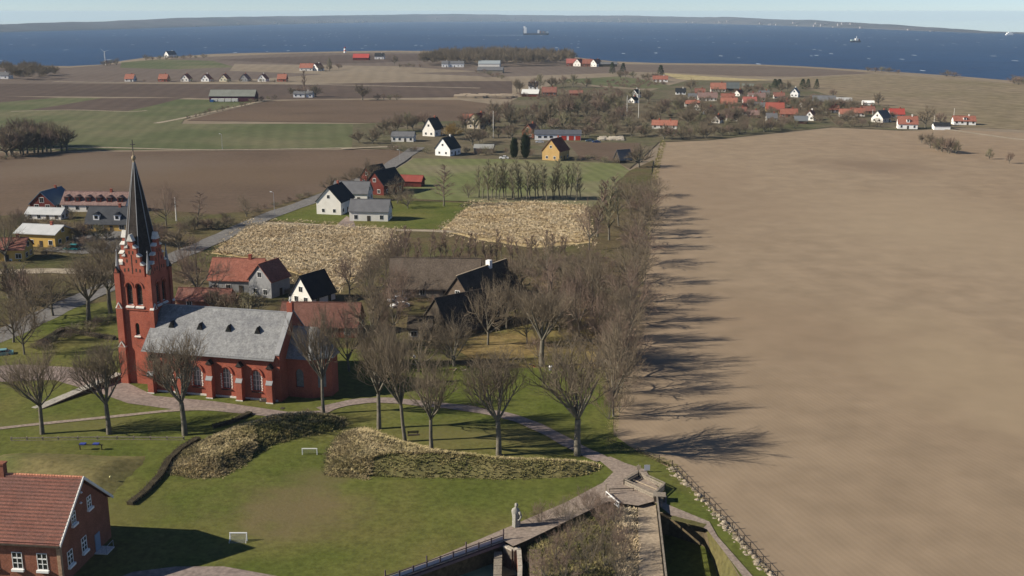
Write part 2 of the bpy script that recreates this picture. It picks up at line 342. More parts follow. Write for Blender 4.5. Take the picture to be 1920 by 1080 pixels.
tuft_gold = M('dry_tussock', (.64,.53,.36), (.52,.41,.26), .35, fine=.9, thr=(.38,.62), fa=.3, c3=(.42,.31,.18), s3=.09)
tuft_mix = M('tussock_olive', (.30,.25,.115), (.15,.15,.052), .35, fine=.9, thr=(.38,.62), fa=.3)
tuft_bank = M('dry_bank_tussock', (.46,.37,.21), (.33,.265,.135), .35, fine=.9, thr=(.38,.62), fa=.25, c3=(.24,.21,.085), s3=.15)
def tufts(name, px, n, size, mat, hf=None, seed=1, blades=13, world=None):
    r = np.random.default_rng(seed); poly = world or [tuple(P(*p)[:2]) for p in px]
    xs = [p[0] for p in poly]; ys = [p[1] for p in poly]; pts = []
    while len(pts) < n:
        x = r.uniform(min(xs), max(xs)); y = r.uniform(min(ys), max(ys))
        if in_poly(x, y, poly): pts.append((x, y, (hf(x, y) if hf else 0)))
    p = np.array(pts); p = np.repeat(p, blades, 0); N = len(p)
    a = r.uniform(0, 6.283, N); ln = size * r.uniform(.5, 1.35, N); lean = r.uniform(.25, .95, N) * ln
    d = np.stack([np.cos(a), np.sin(a), np.zeros(N)], 1); t = np.stack([-np.sin(a), np.cos(a), np.zeros(N)], 1)
    wd = (.022 + size * .035 * r.uniform(.7, 1.4, N))[:, None]
    base = p + d * (r.uniform(0, .55, N) * size)[:, None]; mid = base + d * (lean * .45)[:, None]; mid[:, 2] += ln * .62
    tip = base + d * lean[:, None]; tip[:, 2] += ln * r.uniform(.45, .85, N)
    V = np.stack([base - t*wd, base + t*wd, mid + t*wd*.9, mid - t*wd*.9, tip], 1).reshape(-1, 3)
    k = np.arange(N)[:, None] * 5
    T = np.concatenate([k + [0,1,2], k + [0,2,3], k + [3,2,4]])
    return link(name, np_mesh(name, V, T, mat, True), kind='stuff')
tufts('dry_grass', [(605,896),(612,850),(640,810),(690,804),(745,828),(830,848),(935,862),(1110,872),(1130,884),(1110,880),(935,876),(800,872),(745,870),(700,880),(690,904)], 3600, .6, tuft_bank, bank1, 2)
tufts('dry_grass', bank_px, 3200, .27, tuft_mix, bank1, 3)
tufts('dry_grass', [(315,893),(330,855),(370,833),(430,810),(470,800),(480,850),(455,880),(415,900),(360,902)], 2200, .6, tuft_bank, bank2, 4)
tufts('dry_grass', mound_px, 1800, .45, tuft_mix, bank2, 5)
tufts('dry_grass', [(430,810),(500,786),(575,778),(650,788),(640,797),(560,796),(490,806)], 500, .6, tuft_bank, bank2, 6)
tufts('dry_grass', [(400,476),(470,422),(560,423),(742,432),(728,456),(690,503),(625,545),(560,515),(470,485)], 6500, .95, tuft_gold, None, 7)
tufts('dry_grass', [(828,432),(885,383),(1000,380),(1098,388),(1108,455),(1000,463),(900,448)], 4200, .95, tuft_gold, None, 8)
tufts('dry_grass', [(960,615),(1105,592),(1135,640),(1125,685),(1000,688),(900,670)], 700, .45, tuft_mix, None, 9)
bedp = [tuple(P(u, v, -.5)[:2]) for u, v in ((992,1030),(1062,988),(1140,950),(1190,958),(1193,1094),(1000,1094))]
tufts('dry_grass', None, 1500, .5, tuft_mix, lambda x, y: -.5, 10, world=bedp)
bedr = [tuple(P(u, v, -.5)[:2]) for u, v in ((1150,960),(1192,958),(1195,1094),(1160,1094))]
tufts('dry_grass', None, 500, .8, tuft_gold, lambda x, y: -.5, 11, world=bedr)

# ------------------------------------------------------------------ sea, far coast, haze
def far_pt(u, v, z): return P(u, v, z)
SEA = -40.0
wl = [(-700,92),(-300,72),(0,60.5),(200,55.5),(480,47),(640,43),(800,41),(960,40.5),(1120,41.5),(1280,43.5),(1440,47.5),(1600,53),(1760,59.5),(1890,64),(2100,70),(2600,95)]
tp = [(-700,70),(-300,56),(0,45.5),(120,41.5),(200,40),(340,33.5),(480,31),(640,29),(800,26.5),(860,26),(940,28),(1200,29.5),(1290,32),(1370,32),(1450,36),(1530,38),(1600,42),(1720,49),(1820,56),(1890,62.8),(2100,69),(2600,93)]
def lerp(t, x):
    for (a, b), (c, d) in zip(t, t[1:]):
        if a <= x <= c: return b + (d-b)*(x-a)/(c-a)
    return t[-1][1]
seam = M('sea_water', (.002,.017,.055), (.005,.027,.078), .012, rough=.42, spec=.07, c3=(.007,.036,.095), s3=.0012, detail=8)
def sea():
    n = seam.node_tree; b = n.nodes['Principled BSDF']; L = n.links.new
    tc = n.nodes.new('ShaderNodeTexCoord')
    t = n.nodes.new('ShaderNodeTexNoise'); t.inputs['Scale'].default_value = .035; t.inputs['Detail'].default_value = 6; L(tc.outputs['Object'], t.inputs['Vector'])
    bp = n.nodes.new('ShaderNodeBump'); bp.inputs['Strength'].default_value = .6; bp.inputs['Distance'].default_value = 6; L(t.outputs[0], bp.inputs['Height']); L(bp.outputs[0], b.inputs['Normal'])
    # whitecaps: rare short crests
    mp = n.nodes.new('ShaderNodeMapping'); mp.inputs['Scale'].default_value = (.045, .012, 1); L(tc.outputs['Object'], mp.inputs[0])
    v = n.nodes.new('ShaderNodeTexVoronoi'); v.inputs['Scale'].default_value = 1; L(mp.outputs[0], v.inputs['Vector'])
    q = n.nodes.new('ShaderNodeMath'); q.operation = 'LESS_THAN'; q.inputs[1].default_value = .20; L(v.outputs['Distance'], q.inputs[0])
    wn = n.nodes.new('ShaderNodeSeparateColor'); L(v.outputs['Color'], wn.inputs[0])
    q2 = n.nodes.new('ShaderNodeMath'); q2.operation = 'LESS_THAN'; q2.inputs[1].default_value = .06; L(wn.outputs[0], q2.inputs[0])
    mu = n.nodes.new('ShaderNodeMath'); mu.operation = 'MULTIPLY'; L(q.outputs[0], mu.inputs[0]); L(q2.outputs[0], mu.inputs[1])
    old = b.inputs['Base Color'].links[0].from_socket
    mx = n.nodes.new('ShaderNodeMix'); mx.data_type = 'RGBA'; L(mu.outputs[0], mx.inputs[0]); L(old, mx.inputs[6]); mx.inputs[7].default_value = (.5,.55,.6,1); L(mx.outputs[2], b.inputs['Base Color'])
sea()
us = list(range(-700, 2601, 30))
pts = [far_pt(u, lerp(wl, u), SEA) * 1.0 for u in us]
pts = [Vector((p.x*1.03, p.y*1.03, SEA)) for p in pts]
sea_out = pts + [Vector((pts[-1].x, -300, SEA)), Vector((pts[0].x, -300, SEA))]
tris = tessellate_polygon([sea_out]); fs = []
for t in tris:
    a, b, c = (sea_out[i] for i in t); fs.append(tuple(t) if (b-a).cross(c-a).z > 0 else tuple(reversed(t)))
link('sea', MB().add(sea_out, fs).mesh('sea', seam), kind='structure')
coastm = M('far_coast_land', (.075,.075,.085), (.12,.108,.108), .0016, fine=.004, c3=(.06,.068,.075), s3=.001)
def far_coast():
    V = []; us = list(range(-700, 2601, 12)); n = 5
    for u in us:
        p0 = P(u, lerp(wl, u), SEA); d = Vector((p0.x, p0.y, 0)).normalized()
        D = p0.xy.length
        jit = nz(u, 0, .02) * .8 + nz(u, 9, .07) * .5
        for k, (fr, dd) in enumerate(((0,0), (.18,80), (.55,350), (1,800), (.8,1100))):
            D2 = D * (1 + dd / 9000); yp = lerp(wl, u) + (lerp(tp, u) + jit*min(1, (lerp(wl, u)-lerp(tp, u))/8) - lerp(wl, u)) * (1 if k >= 3 else fr)
            q = Vector((d.x*D2, d.y*D2, 0)); z = top_z(q, yp)
            if k == 0: z = SEA - 1
            if k == 4: z = SEA - 1
            q.z = z; V.append(q)
    Q = [(i*n+k, (i+1)*n+k, (i+1)*n+k+1, i*n+k+1) for i in range(len(us)-1) for k in range(n-1)]
    o = link('hills', MB().add(V, Q).mesh('hills', coastm), kind='structure'); return o
far_coast()
tw = MB(); rt = random.Random(3)
for i in range(130):
    u = rt.choice((rt.uniform(340, 1500), rt.gauss(1110, 60), rt.gauss(620, 40), rt.uniform(500, 1750)))
    v = lerp(wl, u) - rt.choice((.5, 1, 1.5, 2.5, 4, 6)) * (1 if u < 1700 else .4)
    p0 = P(u, lerp(wl, u), SEA); f = 1 + rt.uniform(.001, .008)
    q = Vector((p0.x*f, p0.y*f, 0)); z = top_z(q, v); s = rt.uniform(5, 13)
    tw.box(q.x - s, q.x + s*rt.uniform(.6, 1.6), q.y - 20, q.y + 4, z - 9, z + rt.uniform(2, 7))
for u, wd, v in ((1583,14,41.5),(1597,10,42),(1540,26,41),(1490,10,40)):
    p0 = P(u, lerp(wl, u), SEA); q = Vector((p0.x*1.02, p0.y*1.02, 0)); z = top_z(q, v+2); k = wd/2/ppm((q.x, q.y, z)); tw.box(q.x-k, q.x+k, q.y-30, q.y, z-8, z+3)
link('far_town', tw.mesh('far_town', M('town_render', (.30,.285,.28), (.20,.17,.16), .01)), kind='stuff')
hz = bpy.data.materials.new('haze'); hz.use_nodes = True; n = hz.node_tree; n.nodes.clear()
vo = n.nodes.new('ShaderNodeVolumePrincipled'); vo.inputs['Color'].default_value = (.64,.83,1,1); vo.inputs['Density'].default_value = 4.6e-5; vo.inputs['Anisotropy'].default_value = 0.0
ou = n.nodes.new('ShaderNodeOutputMaterial'); n.links.new(vo.outputs[0], ou.inputs['Volume'])
link('haze', MB().box(-11000, 11000, -1500, 16000, -43, 72).mesh('haze', hz), kind='stuff')

# ------------------------------------------------------------------ building materials
brick = M('red_brick', (.31,.09,.058), (.40,.13,.086), .7, fine=7, bump=.02, c3=(.25,.075,.05), s3=.35)
brick2 = M('brown_brick', (.21,.085,.055), (.27,.115,.075), .8, fine=6, bump=.02)
slate = M('grey_slate', (.20,.20,.20), (.27,.27,.265), 1.2, fine=3, rough=.7, c3=(.17,.17,.175), s3=.5, bump=.03)
slate_dark = M('spire_slate', (.034,.028,.025), (.055,.046,.041), .8, fine=3, rough=.75)
stone = M('pale_stone', (.55,.52,.47), (.64,.61,.56), 1.5, fine=5)
lead = M('lead_sheet', (.24,.24,.245), (.3,.3,.3), 1, rough=.6)
glass = M('dark_glass', (.018,.02,.022), rough=.12, spec=.5)
glass_pale = M('leaded_glass', (.12,.135,.14), (.20,.21,.21), 1.5, fine=5, rough=.3, spec=.4)
white = M('white_paint', (.76,.75,.72), (.82,.81,.78), .6)
off_white = M('limewash', (.66,.63,.57), (.75,.72,.66), .5)
tile_red = M('red_roof_tile', (.23,.09,.064), (.30,.125,.09), .5, fine=2.5)
tile_or = M('orange_roof_tile', (.28,.115,.08), (.35,.15,.105), .4, fine=2)
tile_old = M('weathered_roof_tile', (.205,.09,.068), (.26,.12,.092), .45, fine=3.5, c3=(.18,.095,.08), s3=.3)
tile_pink = M('faded_roof_tile', (.19,.125,.11), (.25,.165,.145), .5, fine=2)
roof_black = M('black_roof', (.022,.023,.027), (.032,.033,.037), .5, rough=.7)
roof_grey = M('grey_roof', (.115,.115,.12), (.15,.15,.155), .5, rough=.8)
roof_pale = M('pale_metal_roof', (.42,.43,.42), (.5,.5,.49), .4, rough=.6)
roof_blue = M('blue_grey_roof', (.07,.11,.16), (.09,.135,.185), .4, rough=.7)
thatch = M('old_thatch', (.10,.078,.06), (.145,.115,.09), .5, fine=3, bump=.1)
thatch_dark = M('dark_thatch', (.055,.045,.037), (.08,.066,.055), .5, fine=3, bump=.1)
yellow = M('yellow_render', (.50,.32,.085), (.58,.38,.12), .4)
ochre = M('ochre_render', (.40,.26,.10), (.47,.31,.13), .4)
falu = M('red_timber', (.105,.026,.021), (.14,.036,.028), .6)
redpaint = M('red_door_paint', (.42,.045,.03))
wood_dark = M('dark_wood', (.05,.04,.032), (.08,.065,.05), 1.5, fine=5)
wood_grey = M('grey_wood', (.20,.17,.135), (.28,.24,.19), 1.2, fine=5)
wood_pale = M('pale_wood', (.36,.29,.20), (.44,.36,.26), 1, fine=4)
metal_grey = M('galvanised_metal', (.30,.30,.31), (.36,.36,.37), 2, rough=.5)
steel_dark = M('dark_steel', (.05,.045,.055), rough=.5)
rubber = M('tyre_rubber', (.02,.02,.02))

def lancet(uc, wd, zs, zp, n=6):
    """outline of a pointed arch opening: spring at zp, sill zs; returns list of (x, z) from left sill up over to right sill"""
    h = wd / 2; pts = [(uc - h, zs)]
    for i in range(n + 1):
        a = math.pi - i / n * (math.pi / 2.9); pts.append((uc + h*.35 + (h*1.35) * math.cos(a), zp + (h*1.35) * math.sin(a)))
    mx = [p for p in pts[1:] if p[0] <= uc + 1e-6]
    topz = mx[-1][1] + .02
    left = [pts[0]] + mx[:-1] + [(uc, topz)]
    right = [(2*uc - x, z) for x, z in left[:-1]][::-1]
    return left + right
def arched_wall(mb, x0, x1, y, z0, z1, openings, depth, fl=1):
    """front wall sheet at y (outward normal -y) with arched openings and their reveals going back by depth"""
    xs = x0
    for o in openings:
        out = lancet(*o); l = out[0][0]; r = out[-1][0]; zs = out[0][1]
        if l > xs: mb.add([(xs,y,z0),(l,y,z0),(l,y,z1),(xs,y,z1)], [(0,1,2,3)])
        if zs > z0: mb.add([(l,y,z0),(r,y,z0),(r,y,zs),(l,y,zs)], [(0,1,2,3)])
        for (a, b), (c, d) in zip(out[1:-1], out[2:-1]):
            mb.add([(a,y,b),(c,y,d),(c,y,z1),(a,y,z1)], [(0,1,2,3)])
        for (a, b), (c, d) in zip(out, out[1:] + out[:1]):
            mb.add([(a,y,b),(a,y+depth,b),(c,y+depth,d),(c,y,d)], [(0,1,2,3)])
        xs = r
    if xs < x1: mb.add([(xs,y,z0),(x1,y,z0),(x1,y,z1),(xs,y,z1)], [(0,1,2,3)])
def turn(mb, start, ang, c):
    ca, sa = math.cos(ang), math.sin(ang)
    for i in range(start, len(mb.v)):
        x, y, z = mb.v[i]; dx, dy = x - c[0], y - c[1]; mb.v[i] = (c[0] + dx*ca - dy*sa, c[1] + dx*sa + dy*ca, z)

# ------------------------------------------------------------------ church
ch = thing('church', 'red brick church with tall dark slate spire and grey slate nave roof', 'church', (-62.81, 182.77, 0), -R(13.3))
NL, NW, NE, NR = 23.4, 12.6, 8.4, 14.3
wins = [(2.9 + 5.6*k, 1.7, 2.0, 4.6) for k in range(4)]
mb = MB()
arched_wall(mb, -1.1, NL, 0, 0, NE, wins, .55)
mb.add([(-1.1,NW,0),(NL,NW,0),(NL,NW,NE),(-1.1,NW,NE)], [(3,2,1,0)])
mb.add([(-1.1,0,0),(-1.1,0,NE),(-1.1,NW/2,NR-.3),(-1.1,NW,NE),(-1.1,NW,0)], [(0,1,2,3,4)])
part('nave_wall', mb, brick, ch)
part('plinth', MB().box(-1.2, NL+.1, -.12, .3, 0, .7), stone, ch)
g = MB().ext([(NL,0,0),(NL,NW,0),(NL,NW,NE+.3),(NL,NW/2,NR+.45),(NL,0,NE+.3)], (.7,0,0))
part('east_gable', g, brick, ch)
c = MB()
for s, a in ((0, 1), (1, -1)):
    y0 = -.15 if s == 0 else NW + .15; 
    c.ext([(NL-.1,y0,NE+.25),(NL-.1,NW/2,NR+.5),(NL-.1,NW/2,NR+.75),(NL-.1,y0,NE+.5)], (.9,0,0))
part('gable_coping', c, lead, ch)
rf = MB()
sl_ = (NR - NE) / (NW / 2)
for a, b in ((-.55, NW/2), (NW+.55, NW/2)):
    za = NE - .55 * sl_
    rf.ext([(-1.5,a,za),(-1.5,b,NR),(-1.5,b,NR+.22),(-1.5,a,za+.22)], (NL+1.5-.003,0,0))
roof = part('roof', rf, slate, ch)
part('ridge_cap', MB().box(-1.4, NL, NW/2-.14, NW/2+.14, NR+.12, NR+.3), lead, roof)
part('gutter', MB().box(-1.5, NL, -.8, -.58, NE-.62, NE-.44), lead, roof)
dz_ = NE + sl_ * 3.3
for k in range(4):
    x = 2.5 + 5.45 * k; y = 3.3; z = NE + sl_ * y + .2
    d = MB().ext([(x-.55,y-.5,z-.35),(x+.55,y-.5,z-.35),(x,y-.5,z+.75)], (0,1.6,0)); d.k = 1
    d.ext([(x-.4,y-.53,z-.3),(x+.4,y-.53,z-.3),(x,y-.53,z+.5)], (0,.02,0))
    part('roof_dormer', d, [slate_dark, glass], roof)
cb = MB()
for i in range(58):
    x = .4 + i * .4
    cb.box(x, x+.2, -.16, 0, NE-1.05, NE-.62)
part('corbel_table', cb, brick, ch, kind='stuff')
part('cornice', MB().box(-1.1, NL, -.24, -.003, NE-.6, NE-.05), brick, ch)
for k in range(5):
    x = .1 + 5.6 * k
    x = min(x, NL-.6)
    b = MB().box(x-.55, x+.55, -1.25, -.003, 0, 3.6)
    b.ext([(x-.55,-1.25,3.6),(x-.55,-.003,3.6),(x-.55,-.003,4.6),(x-.55,-.85,4.2)], (1.1,0,0)); b.box(x-.5, x+.5, -.85, -.003, 4.2, 6.4)
    bt = part('buttress', b, brick, ch)
    part('cap', MB().ext([(x-.62,-1.02,6.4),(x+.62,-1.02,6.4),(x,-1.02,7.2)], (0,1.016,0)), slate_dark, bt)
    part('weathering', MB().ext([(x-.6,-1.3,3.62),(x-.6,-.8,4.28),(x-.6,-.8,4.36),(x-.6,-1.3,3.7)], (1.2,0,0)), lead, bt)
    part('foot_stone', MB().box(x-.65, x+.65, -1.35, -1.25, 0, .55), stone, bt)
for k, o in enumerate(wins):
    out = lancet(*o)
    wdw = part('window', MB().ext([(x, .42, z) for x, z in out], (0,.1,0)), glass_pale, ch)
    f = MB()
    for x in (o[0]-.28, o[0]+.28): f.box(x-.05, x+.05, .36, .42, o[2], o[3]+.9)
    for z in (2.9, 3.8, 4.7): f.box(o[0]-.8, o[0]+.8, .35, .41, z-.03, z+.03)
    part('tracery', f, off_white, wdw)
    part('sill', MB().ext([(o[0]-1.0,-.2,1.75),(o[0]-1.0,.5,1.75),(o[0]-1.0,.5,2.05),(o[0]-1.0,-.2,1.82)], (2.0,0,0)), slate_dark, wdw)
    hm = MB(); o2 = lancet(o[0], 2.5, 4.4, 4.7)[1:-1]; o3 = lancet(o[0], 2.1, 4.4, 4.65)[1:-1]
    for i in range(len(o2)-1):
        hm.ext([(o3[i][0],-.18,o3[i][1]),(o3[i+1][0],-.18,o3[i+1][1]),(o2[i+1][0],-.18,o2[i+1][1]),(o2[i][0],-.18,o2[i][1])], (0,.177,0))
    part('hood_mould', hm, brick, wdw)
    q = MB()
    for j in range(9):
        for sx in (-1, 1):
            x = o[0] + sx*(.95 + .06*(j % 2)); q.box(x-.12, x+.12, -.05, -.003, 2.1 + j*.3, 2.28 + j*.3)
    part('jamb_quoin', q, off_white, wdw, kind='stuff')
chm = MB().box(NL-.25, NL+.75, NW/2-.4, NW/2+.4, NR+.3, NR+2.0)
cm = part('chimney', chm, brick, roof)
part('gable_cross', MB().box(NL+.15, NL+.4, NW/2-.12, NW/2+.12, NR+2.0, NR+3.0).box(NL+.2, NL+.35, NW/2-.45, NW/2+.45, NR+2.4, NR+2.6), stone, ch)
# choir and apse
x0, x1, y0, y1, ze, zr = NL+.7, 28.6, 2.9, 9.7, 7.7, 12.2
mb = MB(); cw = [(26.3, 1.5, 2.2, 4.6)]
s0 = len(mb.v); arched_wall(mb, x0, x1, y0, 0, ze, cw, .5)
mb.add([(x0,y1,0),(x1,y1,0),(x1,y1,ze),(x0,y1,ze)], [(3,2,1,0)])
ap = [(x1,y0),(x1+2.8,y0+2.0),(x1+2.8,y1-2.0),(x1,y1)]
for (a, b), (c_, d_) in zip(ap, ap[1:]): mb.add([(a,b,0),(c_,d_,0),(c_,d_,ze),(a,b,ze)], [(0,1,2,3)])
part('choir_wall', mb, brick, ch)
part('window', MB().ext([(x, y0+.4, z) for x, z in lancet(*cw[0])], (0,.08,0)), glass_pale, ch)
am = ((ap[0][0]+ap[1][0])/2, (ap[0][1]+ap[1][1])/2)
wv = Vector((ap[1][0]-ap[0][0], ap[1][1]-ap[0][1], 0)).normalized(); wn = Vector((wv.y, -wv.x, 0))
out = lancet(0, 1.4, 2.2, 4.6)
part('window', MB().ext([Vector((am[0], am[1], 0)) + wv*x + wn*.02 + Vector((0,0,z)) for x, z in out], wn*.05), glass_pale, ch)
r = MB(); yc = (y0+y1)/2; ov = .45; zz = ze - .35
r.add([(x0,y0-ov,zz),(x1+.1,y0-ov,zz),(x1,yc,zr),(x0,yc,zr)], [(0,1,2,3)])
r.add([(x0,y1+ov,zz),(x1+.1,y1+ov,zz),(x1,yc,zr),(x0,yc,zr)], [(3,2,1,0)])
apr = [(x1+.1,y0-ov),(x1+2.8+ov,y0+1.85),(x1+2.8+ov,y1-1.85),(x1+.1,y1+ov)]
for (a, b), (c_, d_) in zip(apr, apr[1:]): r.add([(a,b,zz),(c_,d_,zz),(x1,yc,zr)], [(0,1,2)])
part('choir_roof', r, slate, ch)
part('choir_eave', MB().box(x0, x1, y0-.2, y0-.003, ze-.6, ze-.2), brick, ch)
# tower
TX0, TX1, TY0, TY1 = -7.5, -1.0, 3.05, 9.55; TC = ((TX0+TX1)/2, (TY0+TY1)/2); hw = 3.25
Z1, Z2 = 14.3, 20.2
mb = MB()
for k in range(4):
    s0 = len(mb.v)
    arched_wall(mb, TX0, TX1, TY0, 0, Z1, [(TC[0], .8, 9.4, 11.2)], .4)
    arched_wall(mb, TX0, TX1, TY0, Z1, Z2, [(TC[0]-.95, 1.15, 14.95, 18.1), (TC[0]+.95, 1.15, 14.95, 18.1)], .6)
    # step gable, pieced butt to butt
    for a, z0_, z1_ in ((2.3, Z2, 22.2), (1.7, 22.2, 23.7), (1.1, 23.7, 25.2), (.5, 25.2, 26.4)):
        mb.box(TC[0]-a, TC[0]+a, TY0-.04, TY0+.6, z0_, z1_)
    turn(mb, s0, k*math.pi/2, TC)
part('tower_wall', mb, brick, ch)
for k in range(4):
    for dx in (-.95, .95):
        m = MB().ext([(x, TY0+.45, z) for x, z in lancet(TC[0]+dx, 1.15, 14.95, 18.1)], (0,.08,0)); m.k = 1
        for j in range(9): m.ext([(TC[0]+dx-.5, TY0+.25, 15.1+j*.36),(TC[0]+dx+.5, TY0+.25, 15.1+j*.36),(TC[0]+dx+.5, TY0+.45, 15.3+j*.36),(TC[0]+dx-.5, TY0+.45, 15.3+j*.36)], (0,0,.04))
        turn(m, 0, k*math.pi/2, TC); bw = part('belfry_opening', m, [glass, wood_dark], ch)
        sg = MB().ext([(TC[0]+dx-.8,TY0-.3,14.45),(TC[0]+dx-.8,TY0+.5,14.45),(TC[0]+dx-.8,TY0+.5,15.15),(TC[0]+dx-.8,TY0-.3,14.6)], (1.6,0,0)); turn(sg, 0, k*math.pi/2, TC)
        part('sill', sg, stone, bw)
        hm = MB(); o2 = lancet(TC[0]+dx, 1.75, 18.0, 18.2)[1:-1]; o3 = lancet(TC[0]+dx, 1.4, 18.0, 18.15)[1:-1]
        for i in range(len(o2)-1):
            hm.ext([(o3[i][0],TY0-.14,o3[i][1]),(o3[i+1][0],TY0-.14,o3[i+1][1]),(o2[i+1][0],TY0-.14,o2[i+1][1]),(o2[i][0],TY0-.14,o2[i][1])], (0,.137,0))
        turn(hm, 0, k*math.pi/2, TC); part('hood_mould', hm, brick, bw)
    m = MB().ext([(x, TY0+.3, z) for x, z in lancet(TC[0], .8, 9.4, 11.2)], (0,.08,0)); turn(m, 0, k*math.pi/2, TC)
    lw = part('lancet_window', m, glass, ch)
    sg = MB().ext([(TC[0]-.6,TY0-.25,9.1),(TC[0]-.6,TY0+.3,9.1),(TC[0]-.6,TY0+.3,9.5),(TC[0]-.6,TY0-.25,9.2)], (1.2,0,0)); turn(sg, 0, k*math.pi/2, TC)
    part('sill', sg, stone, lw)
    sc = MB().box(TX0+.6, TX1-.6, TY0-.16, TY0-.003, Z1-.25, Z1+.15); turn(sc, 0, k*math.pi/2, TC); part('string_course', sc, brick, ch)
    # gable steps: sloping pale caps, small niches and a cross relief
    for sx in (-1, 1):
        for a, b, z in ((2.3, 1.7, 22.2), (1.7, 1.1, 23.7), (1.1, .5, 25.2)):
            m = MB(); xa, xb = TC[0]+sx*a, TC[0]+sx*b
            m.ext([(xa+sx*.08,TY0-.2,z),(xb,TY0-.2,z),(xb,TY0-.2,z+.55),(xa+sx*.08,TY0-.2,z+.12)], (0,.95,0)); turn(m, 0, k*math.pi/2, TC); part('gable_cap', m, stone, ch)
    m = MB().ext([(TC[0]-.62,TY0-.2,26.4),(TC[0]+.62,TY0-.2,26.4),(TC[0]+.1,TY0-.2,27.6),(TC[0]-.1,TY0-.2,27.6)], (0,.95,0)); turn(m, 0, k*math.pi/2, TC); part('gable_cap', m, stone, ch)
    m = MB()
    for a, z in ((-1.5,20.9),(1.5,20.9),(-.75,21.0),(.75,21.0),(-.9,22.6),(.9,22.6),(-.35,24.1),(.35,24.1)): m.box(TC[0]+a-.13, TC[0]+a+.13, TY0-.06, TY0-.043, z, z+.6)
    m.box(TC[0]-.07, TC[0]+.07, TY0-.075, TY0-.043, 20.6, 24.0)
    turn(m, 0, k*math.pi/2, TC); part('niche', m, wood_dark, ch, kind='stuff')
# corner buttresses with gablets and pinnacles
for k in range(4):
    m = MB(); X, Y = TX0, TY0
    m.box(X-.55, X+.9, Y-.6, Y+.55, 0, 7.2); m.box(X-.4, X+.85, Y-.45, Y+.5, 7.2, Z1)
    m.box(X-.28, X+.8, Y-.32, Y+.45, Z1, Z2+.5)
    turn(m, 0, k*math.pi/2, TC); bt = part('corner_buttress', m, brick, ch)
    for z, e, wx in ((7.2,.62,.78), (Z1,.5,.68), (Z2+.5,.4,.6)):
        cx, cy = X+.2, Y
        m = MB().ext([(cx-wx,Y-e,z+.002),(cx+wx,Y-e,z+.002),(cx,Y-e,z+1.15)], (0,e+.25,0)); turn(m, 0, k*math.pi/2, TC); part('gablet', m, stone if z != Z2+.5 else slate_dark, bt)
        m = MB().ext([(cx-wx*.55,Y-e-.03,z+.08),(cx+wx*.55,Y-e-.03,z+.08),(cx,Y-e-.03,z+.85)], (0,.025,0)); turn(m, 0, k*math.pi/2, TC); part('gablet_face', m, brick, bt)
    m = MB().lathe([(.42,Z2+.6),(.42,Z2+1.2),(.06,Z2+4.2),(.16,Z2+4.3),(.05,Z2+4.6)], 8, (X+.25, Y+.25)); turn(m, 0, k*math.pi/2, TC); part('pinnacle', m, lead, bt)
# spire: octagon with slightly hollow lines
m = MB(); rgs = []
for z, wdt in ((20.4,6.2),(23.5,5.6),(27,4.45),(31,3.2),(34.5,2.15),(37.2,1.2),(39.7,.34)):
    rr = wdt/2 / math.cos(math.pi/8); rgs.append([(TC[0]+rr*math.cos(math.pi/8+i*math.pi/4), TC[1]+rr*math.sin(math.pi/8+i*math.pi/4), z) for i in range(8)])
m.rings(rgs); spi = part('spire', m, slate_dark, ch)
e = MB()
for i in range(8):
    for a, b in zip(rgs, rgs[1:]): e.tube(a[i], b[i], .07, k=4)
part('spire_hip', e, lead, spi)
part('finial', MB().lathe([(.2,39.72),(.16,40.0),(.34,40.25),(.4,40.5),(.3,40.75),(.1,40.95),(.06,41.6)], 10, TC), M('gilded_copper', (.32,.25,.16), rough=.5), spi)
part('cross', MB().box(TC[0]-.05, TC[0]+.05, TC[1]-.05, TC[1]+.05, 41.5, 43.6).box(TC[0]-.5, TC[0]+.5, TC[1]-.045, TC[1]+.045, 42.75, 42.87), steel_dark, spi)

# ------------------------------------------------------------------ near brick house
yaw = -R(6)
F0 = P(113, 1024, 5.6)
nh = thing('brick_house', 'two storey brick house with weathered red tile roof and white multi-pane windows', 'house', (F0.x, F0.y, 0), yaw)
L_, W_, he, hr = 24.0, 13.0, 5.7, 11.1
mb = MB().ext([(-.35,.4,0),(-.35,W_-.4,0),(-.35,W_-.4,he+.1),(-.35,W_/2,hr-.3),(-.35,.4,he+.1)], (-L_,0,0))
part('wall', mb, brick2, nh)
sl2 = (hr-he)/(W_/2)
rt_ = MB()
for a, b in ((-.12, W_/2), (W_+.12, W_/2)):
    za = he - .12*sl2
    rt_.ext([(0,a,za),(0,b,hr),(0,b,hr+.12),(0,a,za+.12)], (-L_-.4,0,0))
nroof = part('roof', rt_, tile_old, nh)
# pantile courses: stepped rows, waved across, joined
V = []; rows, cols = 19, 190
for j in range(rows):
    for e_ in (0, 1):
        t = (j + e_*.985) / rows; y = -.12 + t*(W_/2+.12); zb = he - .12*sl2 + t*(W_/2+.12)*sl2 + .14 + (.20 if e_ == 0 else .0)
        for i in range(cols+1):
            x = -i * (L_ + .35) / cols - .02
            V.append((x, y, zb + .035*math.cos(i*math.pi) + .02*nz(x, y, 1.5)))
Q = []
n1_ = cols + 1
for j in range(2*rows-1):
    for i in range(cols): Q.append((j*n1_+i+1, j*n1_+i, (j+1)*n1_+i, (j+1)*n1_+i+1))
tm_ = np_mesh('roof_tiles', V, Q, tile_old); tm_.materials.append(M('shaded_tile_edge', (.115,.062,.05), (.15,.08,.062), 1, fine=4))  # tile butts coloured darker: the shade line of each course is painted in
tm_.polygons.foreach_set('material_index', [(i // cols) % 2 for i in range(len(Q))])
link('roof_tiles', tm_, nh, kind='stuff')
rc = MB()
for i in range(70): rc.tube((-i*.35-.02, W_/2, hr+.17), (-i*.35-.33, W_/2, hr+.17), .15, .12, k=8)
